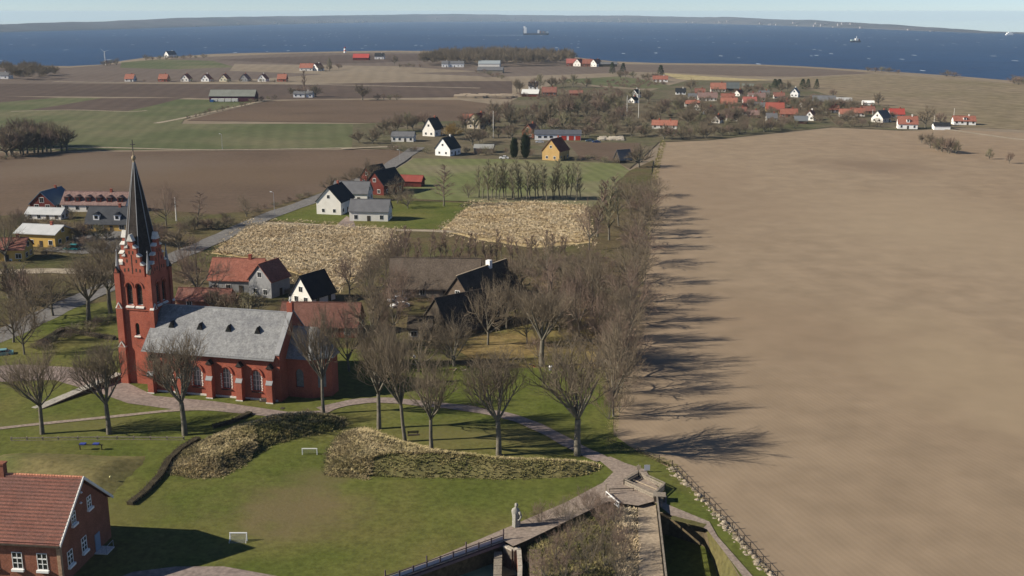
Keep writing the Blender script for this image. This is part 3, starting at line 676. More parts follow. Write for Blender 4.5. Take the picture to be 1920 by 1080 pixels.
part('ridge_tiles', rc, M('ridge_tile', (.48,.19,.11), (.55,.26,.17), 3, fine=4), nh, kind='stuff')
vb = MB()
for a, b in ((-.14, W_/2), (W_+.14, W_/2)):
    za = he - .14*sl2; vb.ext([(.0,a,za-.12),(.0,b,hr-.1),(.0,b,hr+.3),(.0,a,za+.28)], (.14,0,0))
part('verge_board', vb, off_white, nh)
part('gutter', MB().box(-L_-.3, 0, -.3, -.14, he-.22, he-.06), wood_dark, nroof)
part('eave_band', MB().box(-L_, -.35, .25, .397, he-.55, he-.1), M('brick_band', (.18,.11,.07), (.24,.15,.1), .8, fine=4), nh)
part('corner_pilaster', MB().box(-.75, -.31, .3, .75, 0, he-.56), M('sandstone_brick', (.33,.22,.14), (.4,.27,.18), .8, fine=4), nh)
part('chimney', MB().box(-10.6, -9.7, W_/2-.4, W_/2+.4, hr-.3, hr+1.4).box(-10.7, -9.6, W_/2-.5, W_/2+.5, hr+1.4, hr+1.6), brick2, nroof)
def pane_window(parent, uc, zc, wd, ht, axis, off, cols=2, rws=3, sill=True):
    """white casement: frame with bars, each pane a piece; axis 'f' = front wall (y=off), 'g' = gable (x=off)"""
    def T(mbx):
        if axis == 'g': mbx.v = [(off + (-y), x, z) for x, y, z in mbx.v]
        else: mbx.v = [(x, off + y, z) for x, y, z in mbx.v]
        return mbx
    f = MB(); h, v = wd/2, ht/2; t = .07
    f.box(uc-h, uc+h, -.08, .02, zc-v, zc-v+t); f.box(uc-h, uc+h, -.08, .02, zc+v-t, zc+v)
    f.box(uc-h, uc-h+t, -.08, .02, zc-v+t, zc+v-t); f.box(uc+h-t, uc+h, -.08, .02, zc-v+t, zc+v-t)
    cw_ = (wd - 2*t) / cols; rh = (ht - 2*t) / rws
    for i in range(1, cols): f.box(uc-h+t+i*cw_-.045, uc-h+t+i*cw_+.045, -.07, .02, zc-v+t, zc+v-t)
    for j in range(1, rws):
        b_ = .08 if j == rws-1 else .035
        for i in range(cols):
            f.box(uc-h+t+i*cw_+.046, uc-h+t+(i+1)*cw_-.046, -.065, .02, zc-v+t+j*rh-b_, zc-v+t+j*rh+b_)
    w_ = part('window', T(f), white, parent)
    for i in range(cols):
        for j in range(rws):
            part('pane', T(MB().box(uc-h+t+i*cw_, uc-h+t+(i+1)*cw_, -.025, .015, zc-v+t+j*rh, zc-v+t+(j+1)*rh)), glass, w_)
    if sill: part('sill', T(MB().box(uc-h-.12, uc+h+.12, -.32, -.005, zc-v-.28, zc-v-.005)), white, w_)
    return w_
for k in range(6): pane_window(nh, -2.6 - 3.05*k, 3.3, 1.25, 2.1, 'f', .397)
for yy, zz_, hh in ((4.0, 7.2, 1.5), (7.9, 7.4, 1.5)): pane_window(nh, yy, zz_, 1.0, hh, 'g', -.347, 2, 3)
for yy, zz_, hh in ((2.4, 2.9, 1.8), (5.8, 2.9, 1.8)): pane_window(nh, yy, zz_, 1.2, hh, 'g', -.347, 2, 3)
dr = part('door', MB().box(-.345, -.25, 8.4, 9.6, .5, 2.7), M('blue_grey_door', (.22,.27,.34)), nh)
part('door_step', MB().box(-.345, 1.3, 8.0, 10.0, 0, .5), stone, nh)
part('handrail', MB().tube((1.2,8.1,.5),(1.2,8.1,1.4),.04).tube((1.2,9.9,.5),(1.2,9.9,1.4),.04).tube((1.2,8.1,1.4),(1.2,9.9,1.4),.04), metal_grey, nh)
for yy, zz_ in ((6.0, 9.5), (5.7, 8.3)): part('gable_lamp', MB().lathe([(.05,zz_-.14),(.2,zz_),(.05,zz_+.14)], 8, (-.15, yy)), white, nh)

# ------------------------------------------------------------------ smaller houses
LAND = []                                       # (phrase, u, v) landmarks for the labels of trees
WM = {}
def win_mesh(wd, ht):
    k = (wd, ht)
    if k not in WM:
        m = MB(); h, v = wd/2, ht/2; m.box(-h-.1, h+.1, -.05, .02, -v-.1, v+.1); m.k = 1
        m.box(-h, -.03, -.07, -.051, -v, v); m.box(.03, h, -.07, -.051, -v, v)
        WM[k] = m.mesh('window', [white, glass])
    return WM[k]
DM = MB().box(-.5, .5, -.07, .02, 0, 2.05).mesh('door', [wood_dark])
def house(ref, label, u, v, L, W, he, hr, yaw, wall, roofm, name='house', cat='house', group=None, chim=1, fw=None, gw=1, door=True, wsz=(1.1,1.2), dorm=0, dmat=None, ovh=.35, z0=0, corr=True):
    yw = R(yaw); ext = (abs(W*math.cos(yw)) + abs(L*math.sin(yw))) / 2 if corr else 0
    p = P(u, v, z0); 
    p = Vector((p.x * (1 + ext/p.y), p.y + ext, z0))
    h = thing(name, label, cat, p, yw, group)
    if ref: LAND.append((ref, u, v))
    a = L/2; b = W/2; s = (hr-he)/b
    part('wall', MB().ext([(-a,-b,-.1),(-a,b,-.1),(-a,b,he),(-a,0,hr-.05),(-a,-b,he)], (L,0,0)), wall, h)
    r = MB()
    for q in (-1, 1):
        pr = [(-a-ovh,q*(b+ovh),he-ovh*s),(-a-ovh,0,hr),(-a-ovh,0,hr+.2),(-a-ovh,q*(b+ovh),he-ovh*s+.2)]
        r.ext(pr, (L+2*ovh,0,0))
    ro = part('roof', r, roofm, h)
    part('ridge', MB().box(-a-ovh, a+ovh, -.12, .12, hr+.16, hr+.3), roofm, ro)
    for i in range(chim):
        x = (a*.45) * (1 if i == 0 else -1)
        part('chimney', MB().box(x-.35, x+.35, -.3, .3, hr-.4, hr+1.0).box(x-.42, x+.42, -.37, .37, hr+1.0, hr+1.15), brick if wall is not white else off_white, ro)
    for i in range(dorm):
        x = -a + L*(i+.5)/dorm; y = -b*.62; z = hr - s*b*.62
        d = MB().box(x-.9, x+.9, y-.9, y+1.2, z-.7, z+.95)
        dd = part('dormer', d, dmat or white, ro)
        part('dormer_roof', MB().ext([(x-1.15,y-1.1,z+.951),(x+1.15,y-1.1,z+.951),(x,y-1.1,z+1.6)], (0,2.6,0)), roofm, ro)
        part('dormer_window', MB().box(x-.5, x+.5, y-.94, y-.903, z-.3, z+.6), glass, ro)
    n = fw if fw is not None else max(1, int(L/3.4)); wm = win_mesh(*wsz)
    di = n//2 if door else -1
    for i in range(n):
        x = -a + L*(i+.5)/n
        if i == di: link('door', DM, h, (x, -b, 0))
        else: link('window', wm, h, (x, -b, min(1.6, he-.8)))
    for sx, rz in ((-1, -math.pi/2), (1, math.pi/2)):
        if not gw: continue
        for y in (-b*.45, b*.45): link('window', wm, h, (sx*a, y, min(1.6, he-.8)), rz)
        if hr > 5.5: link('window', wm, h, (sx*a, 0, he+(hr-he)*.35), rz)
    return h

# houses by the church and along the road
hw1 = house('the white gabled house', 'white house with steep black roof and two small square gable windows', 630, 405, 11.5, 8.6, 4.6, 9.2, 76, off_white, roof_black, fw=3, wsz=(.9,1.1))
house('the white annex', 'low white outbuilding with grey roof and two black windows beside white house', 696, 417, 12.4, 7.2, 3.5, 6.6, -5, off_white, roof_grey, name='outbuilding', cat='outbuilding', chim=0, fw=3, wsz=(1.0,1.3))
house('the grey roofed wing', 'pale house wing under long plain grey roof behind the steep black gable', 662, 381, 12.5, 7.5, 3.4, 6.9, -8, off_white, roof_grey, name='house_wing', chim=0, fw=2)
house('the red timber barn', 'dark red timber barn with black roof half hidden by bare trees', 722, 368, 13, 8, 4.0, 8.6, 62, falu, roof_black, name='barn', cat='barn', chim=0, fw=3)
house('the dark roofed shed', 'dark shed with steep black roof tucked behind the red timber barn', 703, 350, 9, 7, 3.2, 7.4, 55, falu, roof_black, name='shed', cat='shed', chim=0, fw=1)
house('the red roofed shed', 'long low shed with bright red roof facing the pale green field', 772, 352, 9.0, 5, 2.4, 4.2, -12, falu, M('red_sheet_roof', (.22,.055,.045), (.27,.075,.06), .5), name='shed', cat='shed', chim=0, fw=0, gw=0, door=False)
house('the red house with blue roof', 'red gabled house with blue grey roof and two white gable windows', 100, 398, 12, 9, 2.6, 6.6, 80, falu, roof_blue, fw=3, wsz=(1.5,1.6))
house('the long dormered inn', 'long building with faded pink tile roof and row of small dark dormers', 186, 400, 22, 8, 2.8, 6.4, -5, off_white, tile_pink, name='inn', cat='inn', dorm=6, dmat=falu, fw=6)
house('the yellow house with white dormers', 'yellow house under dark hipped roof with two white dormer windows', 212, 436, 13, 9, 2.6, 7.0, -4, yellow, M('charcoal_roof', (.05,.052,.058), (.07,.072,.078), .5, rough=.8), dorm=2, dmat=white, fw=4, wsz=(1.5,1.2))
house('the yellow house with pale flat roof', 'yellow house with shallow pale grey roof and small porch by the parked van', 86, 466, 12, 8, 4.2, 5.8, -12, yellow, roof_pale, fw=4, ovh=.7)
house('the yellow cottage at the road end', 'small yellow cottage with white lower wall by the pale side road', 24, 492, 9, 7, 3.4, 5.8, 4, yellow, tile_old, fw=3, wsz=(1.4,1.2))
house('the white porch hall', 'low building with broad weathered white roof below the red gable', 90, 414, 12, 5, 2.0, 3.6, -8, off_white, roof_pale, name='hall', cat='building', chim=0, fw=4)
house('the red roofed house with grey cross gable', 'old house with red tile roof and broad grey rendered cross gable', 452, 552, 12.5, 8, 3.4, 7.6, -6, M('grey_render', (.22,.22,.225), (.30,.30,.30), .4), tile_red, fw=4)
house('the grey cross gable', 'grey rendered gable wing with red tile roof cut into the old house', 507, 562, 7, 6.5, 4.4, 8.0, 64, M('grey_render', (.22,.22,.225)), tile_red, name='house_wing', chim=0, fw=1)
house('the red roofed garden shed', 'long low shed with faded red tile roof behind the nave ridge', 388, 582, 12, 5, 2.2, 4.2, -6, brick2, tile_old, name='shed', cat='shed', chim=0, fw=2, gw=0)
house('the black roofed cottage', 'cottage with white boarded gable and steep pitch black roof', 588, 577, 8, 6.4, 2.3, 6.8, 58, off_white, roof_black, name='cottage', cat='cottage', chim=0, fw=2)
house('the long red roofed barn', 'long low barn with weathered red brown tile roof behind the choir', 606, 636, 16, 8.5, 2.6, 6.4, -3, brick2, M('barn_tile', (.14,.068,.052), (.18,.09,.07), .5, fine=3), name='barn', cat='barn', chim=0, fw=4)
house('the long thatched barn', 'long barn with brown thatched roof below the sapling row', 818, 562, 21, 9.5, 2.6, 8.6, -3, wood_grey, thatch, name='barn', cat='barn', chim=0, fw=4, gw=0)
th = house('the thatched farmhouse', 'farmhouse with dark thatched roof set diagonally and small white chimney', 905, 592, 20, 9, 2.4, 8.2, 58, M('brown_timber', (.10,.075,.055), (.14,.105,.08), .8, fine=4), thatch_dark, name='farmhouse', cat='farmhouse', chim=0, fw=4)
part('chimney', MB().box(2.2,3.3,-.55,.55,7.6,9.6), white, th); part('ridge_board', MB().box(-10.3,2.19,-.16,.16,8.52,8.64).box(3.31,10.3,-.16,.16,8.52,8.64), wood_pale, th)
house('the dark thatched stable', 'stable with huge dark thatched roof sloping low onto the lawn', 872, 640, 15, 11, 1.7, 7.8, 40, wood_dark, thatch_dark, name='stable', cat='stable', chim=0, fw=0, gw=0, door=False)
house('the pale timber shed', 'pale timber shed with one dark window opening beside the dark thatched stable', 790, 641, 4.6, 4.2, 2.7, 4.6, -4, wood_pale, wood_dark, name='shed', cat='shed', chim=0, fw=2, wsz=(1.2,1.0), gw=0)
# cross-timber on the black roofed cottage gable, boards of the shed are parts of their own
# houses at the road fork
house('the white bungalow', 'white bungalow with low grey roof near the junction of the tracks', 757, 267, 11.5, 7, 3.0, 5.0, -6, off_white, roof_grey, fw=4, chim=0)
house('the steep dark house', 'pale gabled house with steep black roof beside the ochre tree', 812, 257, 9, 7.5, 4.0, 9.6, 62, off_white, roof_black, fw=2)
house('the white cottage with black roof', 'white cottage with black roof at the top edge of the pale green field', 840, 294, 9.5, 8, 3.6, 8.4, 62, white, roof_black, name='cottage', cat='cottage', fw=3, wsz=(.9,1.0))
house('the dark red roofed house', 'house with dark red roof and pale gable among bare garden trees', 898, 243, 11, 9, 4.0, 8.6, 58, M('beige_render', (.33,.28,.21), (.38,.33,.26), .4), M('dark_red_roof', (.20,.045,.04), (.26,.06,.05), .5), fw=3)
house('the small red roofed cottage', 'small cottage with bright red roof behind the flagpole', 878, 230, 6.5, 5, 2.6, 4.8, -5, off_white, tile_or, name='cottage', cat='cottage', chim=0, fw=2)
house('the brick house beside the garages', 'small brown brick house joined to the end of the white garages', 996, 260, 7.5, 7, 3.8, 7.2, 60, brick2, tile_old, fw=2)
gar = house('the white garage with red doors', 'long white garage block with dark roof and three red doors', 1046, 264, 24, 9, 3.3, 5.0, -3, white, M('garage_roof', (.08,.085,.10), (.10,.105,.12), .4), name='garage', cat='garage', chim=0, fw=0, gw=0, door=False)
for x in (3.2, 7.0, 10.4): link('garage_door', MB().box(x-1.3, x+1.3, -4.57, -4.48, .05, 2.6).mesh('garage_door', redpaint), gar)
for x in (-9.5, -6.5, -3.5): link('window', win_mesh(1.6,1.0), gar, (x, -4.5, 1.9))
house('the yellow gabled house', 'ochre yellow house with steep brown red roof and two gable windows', 1042, 303, 10.5, 8.5, 4.6, 9.6, 62, ochre, M('brown_red_roof', (.14,.05,.035), (.18,.07,.05), .5), fw=3, wsz=(1.0,1.1))
house('the field edge shed', 'small shed with one steep dark roof slope beside the big round tree', 1168, 307, 6.5, 5, 1.8, 5.6, 28, wood_dark, roof_grey, name='shed', cat='shed', chim=0, fw=0, gw=0, door=False)
house('the grey roofed sheds', 'low shed with flat looking pale grey roof beside the white cottage', 908, 288, 9, 7, 2.4, 3.8, -5, wood_grey, M('weathered_sheet', (.25,.25,.23), (.30,.30,.28), .3), name='shed', cat='shed', chim=0, fw=0, gw=0, door=False)
# village on the rise
VG = 'village houses'
hv = lambda a, b, c, d, L, W, he, hr, *r_, **k: house(a, b, c, d, L*.88, W*.88, he*.86, hr*.86, *r_, group=VG, **k)
hv('the tall orange roofed villa', 'villa with tall bright orange roof at the upper edge of the village', 1346, 173, 14, 9, 3.2, 8.6, -6, off_white, tile_or, fw=4, gw=0)
hv('the dark grey barn roof', 'barn with dark grey roof and pale ridge just beyond the orange roofed villa', 1372, 172, 13, 11, 3.2, 8.4, -8, wood_dark, M('dark_grey_sheet', (.085,.095,.095), (.11,.12,.12), .3), name='barn', cat='barn', chim=0, fw=0, gw=0, door=False)
hv('the grey green shed', 'low shed with grey green roof at the top of the village lane', 1402, 166, 11, 8, 2.4, 4.4, -10, wood_grey, M('grey_green_roof', (.16,.17,.14)), name='shed', cat='shed', chim=0, fw=0, gw=0, door=False)
hv('the long brown roofed terrace', 'long terrace with brown tile roof and pale spots of roof windows', 1326, 190, 16, 8.5, 3.2, 7.2, -4, off_white, tile_pink, fw=5, chim=2)
hv('the red roofed house with yellow gable', 'house with vivid red roof and narrow pale yellow gable', 1366, 204, 12.5, 8.5, 3.6, 8.4, -8, yellow, tile_or, fw=3)
hv('the red roofed house above', 'house with red roof directly uphill of the yellow gabled red roof', 1364, 192, 11, 8, 3.2, 7.2, -4, off_white, tile_red, fw=3)
hv('the pink red cottage', 'cottage with pinkish red roof and white gable in the middle of the village', 1405, 199, 10.5, 8, 3.2, 7.2, -3, white, M('pink_red_roof', (.32,.10,.085), (.38,.13,.105), .5), name='cottage', cat='cottage', fw=3)
hv('the brown roofed row', 'brown roofed row house behind the pinkish red cottage', 1418, 190, 14, 8, 3.2, 7.0, -3, off_white, tile_pink, fw=4, chim=2)
hv('the white gabled village house', 'white village house with tall narrow gable and slate blue roof', 1490, 183, 8.5, 7, 4.0, 8.2, 66, white, roof_blue, fw=2)
hv('the red roofed twin gable house', 'house with deep red roof and yellowish front low in the village', 1452, 214, 13, 9, 3.4, 8.2, -8, yellow, M('deep_red_roof', (.28,.075,.055), (.34,.10,.075), .5), fw=4)
hv('the orange roofed bungalow', 'bungalow with orange roof at the near corner of the village', 1297, 201, 11, 7.5, 2.8, 5.2, -4, off_white, tile_or, fw=3)
hv('the faded red cottage', 'cottage with faded red roof between tall bare garden trees', 1386, 216, 10, 7, 2.8, 5.8, -6, off_white, tile_old, name='cottage', cat='cottage', fw=3)
hv('the red roofed longhouse', 'longhouse with dusky red roof down by the garden hedge', 1478, 221, 12, 7.5, 2.8, 6.2, -8, brick2, tile_red, fw=3)
hv('the white gable by the field', 'small house with white gable and red roof at the field edge', 1520, 227, 8, 6.5, 3.2, 7.0, 58, white, tile_red, fw=2)
hv('the black field shed', 'black shed with grey roof standing at the very edge of the ploughed field', 1501, 233, 8.5, 6.5, 2.4, 5.2, -10, M('red_black_timber', (.07,.025,.025)), M('shed_grey_roof', (.14,.15,.16)), name='shed', cat='shed', chim=0, fw=0, gw=0, door=False)
hv('the grey barn with red gable', 'long grey roofed barn with deep red timber gable', 1544, 198, 18, 10, 3.4, 7.6, -14, falu, roof_grey, name='barn', cat='barn', chim=0, fw=0, gw=0, door=False)
hv('the pale roofed barn', 'barn with pale metal roof joined beyond the long grey barn', 1582, 197, 12, 9, 3.0, 5.6, -16, falu, M('pale_sheet', (.34,.34,.33), (.4,.4,.39), .3), name='barn', cat='barn', chim=0, fw=0, gw=0, door=False)
hv('the orange lane house', 'house with bright orange roof half hidden by a hedge near the field', 1588, 221, 11, 7.5, 2.8, 6.0, -10, off_white, tile_or, fw=3)
hv('the coral roofed house', 'house with coral red roof next to the bright orange one', 1608, 219, 9, 7.5, 2.8, 6.0, -8, off_white, tile_red, fw=3)
hv('the small white shed', 'small white roofed shed near the lone tree beyond the village', 1627, 198, 9, 6, 2.2, 3.6, -10, white, white, name='shed', cat='shed', chim=0, fw=0, gw=0, door=False)
hv('the charcoal roofed house', 'house with charcoal roof and white gable trim facing the field', 1652, 231, 11, 9, 3.4, 8.2, 40, off_white, roof_grey, fw=2)
hv('the crimson roofed house', 'house with crimson roof and white chimney behind the white villa', 1680, 222, 10, 8, 3.0, 6.6, -8, off_white, M('crimson_roof', (.33,.06,.05)), fw=2)
hv('the white villa with red roof', 'white villa with red roof and central gable at the end of the village', 1700, 243, 12, 9, 3.6, 8.2, -12, white, tile_red, fw=3, wsz=(1.0,1.3), dorm=1)
hv('the white garage by the track', 'small white garage with black roof beside the field track', 1764, 244, 10, 7, 2.7, 4.4, -8, white, roof_black, name='garage', cat='garage', chim=0, fw=0, gw=0, door=False)
hv('the outlying red roofed bungalow', 'white bungalow with red roof and white gable standing apart by the track', 1806, 235, 14, 8.5, 2.8, 5.8, -10, white, tile_red, fw=4, dorm=1)
hv('the dark roofed house', 'dark roofed house with white gable beyond the tangled wood', 1192, 184, 8, 7, 3.6, 7.4, 60, white, roof_black, fw=2)
hv('the small dark cottage', 'small cottage with dark roof between the tangled wood and the village', 1188, 194, 7, 6, 2.6, 5.2, 50, off_white, roof_black, name='cottage', cat='cottage', fw=1)
hv('the orange longhouse', 'longhouse with orange red roof alone among bare trees above the field', 1246, 243, 16, 7, 2.8, 5.6, -12, off_white, tile_or, fw=4, chim=2)
hv('the black and white cottage', 'black roofed cottage with white window frames up the lane', 1276, 178, 9, 7, 2.8, 5.8, -6, white, roof_black, name='cottage', cat='cottage', fw=3)
hv('the grey lane cottage', 'grey roofed cottage squeezed between orange bungalow and brown terrace', 1300, 187, 9, 7, 2.6, 5.2, -6, off_white, roof_grey, name='cottage', cat='cottage', fw=3)
hv('the white roofed farm barn', 'dark red farm barn with one white sheet roof at the wood edge', 995, 182, 15, 9, 3.0, 6.4, -10, falu, M('white_sheet_roof', (.62,.61,.57)), name='barn', cat='barn', chim=0, fw=0, gw=0, door=False)
hv('the red brown farmhouse', 'farmhouse with red brown roof beside the white roofed farm barn', 1030, 180, 13, 9, 3.4, 7.8, -6, brick2, tile_old, name='farmhouse', cat='farmhouse', fw=4)
hv('the white dormer house', 'dark roofed house with white dormer rising behind the farm barn', 1000, 168, 9, 8, 3.6, 7.2, -4, white, roof_black, fw=2, dorm=1)
hv('the red shed in the scrub', 'low red shed in the scrub between the farm and the wood', 1080, 180, 12, 6, 2.4, 4.8, -8, falu, tile_old, name='shed', cat='shed', chim=0, fw=0, gw=0, door=False)
hv('the house by the spruces', 'white house with orange red roof beside the dark spruces', 1238, 154, 16, 9, 3.0, 6.6, -8, white, tile_red, fw=4)
hv('the garden house', 'yellowish house deep in the bare gardens of the lower village', 1345, 232, 8, 6, 2.6, 5.4, 60, off_white, tile_old, fw=2)
for i, (u, v, L_h, rf_, d) in enumerate([(1312,178,9,tile_old,'dull red roof directly under the orange villa'),(1385,181,10,tile_old,'dull red roof beside the grey green shed'),(1432,182,9,roof_grey,'grey roof above the brown roofed row'),(1460,186,9,tile_old,'faded red roof left of the tall white gable'),(1392,209,9,tile_red,'red roof below the pinkish red cottage'),(1424,206,8,roof_grey,'grey roof and pale wall beside the twin gable house'),(1470,200,9,tile_old,'weathered roof under the white gabled house'),(1330,216,9,tile_old,'brown red roof in the gardens below the orange bungalow'),(1412,222,8,tile_pink,'pinkish roof in the lower gardens'),(1446,228,7,roof_grey,'small grey roof close to the garden hedge'),(1506,204,9,tile_old,'dull roof in front of the red barn gable'),(1560,212,9,tile_red,'red roof below the long grey barn'),(1628,214,8,tile_old,'dull red roof between the white shed and charcoal house'),(1310,208,8,tile_old,'weathered roof next to the lane'),(1372,228,8,tile_pink,'faded roof behind the near hedge')]):
    hv(None, 'cottage with ' + d, u, v, L_h, 6.5, 2.5, 5.6, (-6, 55, -8)[i % 3], off_white if i % 4 else brick2, rf_, name='cottage', cat='cottage', fw=3)
# far row of eight gabled houses
row = [(245,153,'orange roof over one broad white base','the westernmost row house'),(308,153,'orange roof standing over pink brick walls','b'),(350,153,'red gable and long white garden wall','c'),(388,153,'white gable between two red roof slopes','d'),(422,153,'cream gable under an orange roof','e'),(460,153,'grey gable under a pinkish roof','f'),(494,153,'bright white half timbered gable','g'),(530,153,'deep orange roof and no white gable','h')]
for i, (u, v, d, r) in enumerate(row):
    house('the row house with ' + d, 'row house beyond the barn with ' + d, u, v, 8.5, 8, 2.6, 6.8, (-4 if i in (0, 1, 7) else 80), [off_white, brick, off_white, white, M('cream_render', (.6,.55,.4)), M('grey_render', (.22,.22,.225)), white, brick][i], [tile_or, tile_or, tile_red, tile_red, tile_or, tile_pink, tile_red, tile_or][i], group='row of eight gabled houses', fw=2, chim=1)
house('the long purple barn', 'long purple red barn with grey roof and white lower wall', 439, 191, 34, 11, 4.2, 8.4, -2, M('purple_timber', (.075,.02,.035), (.095,.03,.045), .3), M('lichen_roof', (.17,.175,.15), (.21,.215,.19), .2), name='barn', cat='barn', chim=0, fw=0, gw=0, door=False)
bp = P(423, 191.5); wb = thing('trailer', 'low white walled trailers and bales parked along the purple barn', 'trailer', bp, 0)
for x in (-8, -3, 2, 7): part('trailer_box', MB().box(x-2.2, x+2.2, -1.2, 1.2, .5, 2.6), off_white, wb)
part('wheel', MB().tube((-8,-1.25,.4),(-8,-1.0,.4),.4,k=10).tube((7,-1.25,.4),(7,-1.0,.4),.4,k=10), rubber, wb)
part('cover', MB().box(-11, -8.5, -2.2, .5, .2, 1.9), M('blue_tarp', (.04,.12,.30)), wb)
house('the white hamlet house', 'white house under bare trees at the end of the field hedge', 570, 183, 15, 7, 2.8, 4.6, -3, white, roof_grey, fw=4)
house('the orange hamlet house', 'orange roofed house of the small hamlet between far fields', 576, 133, 15, 10, 3.4, 8.0, -4, off_white, tile_or, fw=3)
house('the second hamlet house', 'red roofed house with white gable beside a dark bush in the hamlet', 596, 133, 11, 9, 3.4, 8.0, 60, white, tile_red, fw=2)
house('the far red barn', 'far barn with long bright red roof close to the coast', 678, 113, 22, 12, 3.4, 8.4, -3, falu, M('far_red_roof', (.40,.07,.06)), name='barn', cat='barn', chim=0, fw=0, gw=0, door=False)
house('the far white farmhouse', 'far white farmhouse with dark roof beside the long red barn', 712, 111, 13, 9, 4.0, 8.0, -3, white, roof_black, name='farmhouse', cat='farmhouse', fw=3)
house('the white wood edge house', 'long white house in front of the big bare wood', 853, 126, 22, 9, 4.2, 7.0, -3, white, roof_grey, fw=5)
house('the small white wood edge house', 'small white house just beside the long one under the wood', 835, 126, 8, 8, 4.2, 7.2, -3, white, roof_grey, fw=2)
house('the grey hall', 'large pale grey hall with glazed roof among dark shrubs', 918, 126, 26, 16, 4.0, 7.4, -5, off_white, M('glazed_roof', (.28,.31,.32), rough=.4), name='hall', cat='hall', chim=0, fw=0, gw=0, door=False)
house('the low grey hall', 'low dark grey hall behind its own hedge in the far fields', 920, 137, 28, 14, 3.0, 6.2, -5, wood_grey, roof_grey, name='hall', cat='hall', chim=0, fw=0, gw=0, door=False)
for i, (u, d) in enumerate(((1072,'pinkish red'),(1086,'orange red'),(1102,'dull red'),(1118,'brown red'))):
    house('the %s coastal house' % d, 'coastal house with %s roof at the end of the big wood' % d, u, 124+i*.4, 13, 10, 3.6, 8.6, (-4,60,-4,50)[i], off_white if i % 2 else brick2, (M('pink_red_roof', (.42,.11,.09)), tile_or, tile_red, tile_old)[i], group='coastal houses by the big wood', fw=3)
house('the dark coastal shed', 'long dark shed at the seaward end of the coastal houses', 1140, 125, 22, 9, 3.0, 5.6, -3, wood_dark, roof_grey, name='shed', cat='shed', chim=0, fw=0, gw=0, door=False)
house('the white house in the shelter wood', 'low white house in the dark shelter wood by the sea', 4, 148, 18, 10, 3.4, 6.4, -3, white, roof_grey, fw=3)
house('the cliff house', 'grey white house in the scrub on the far cliff edge', 320, 108, 15, 10, 4.0, 9.0, 55, white, roof_grey, fw=2)

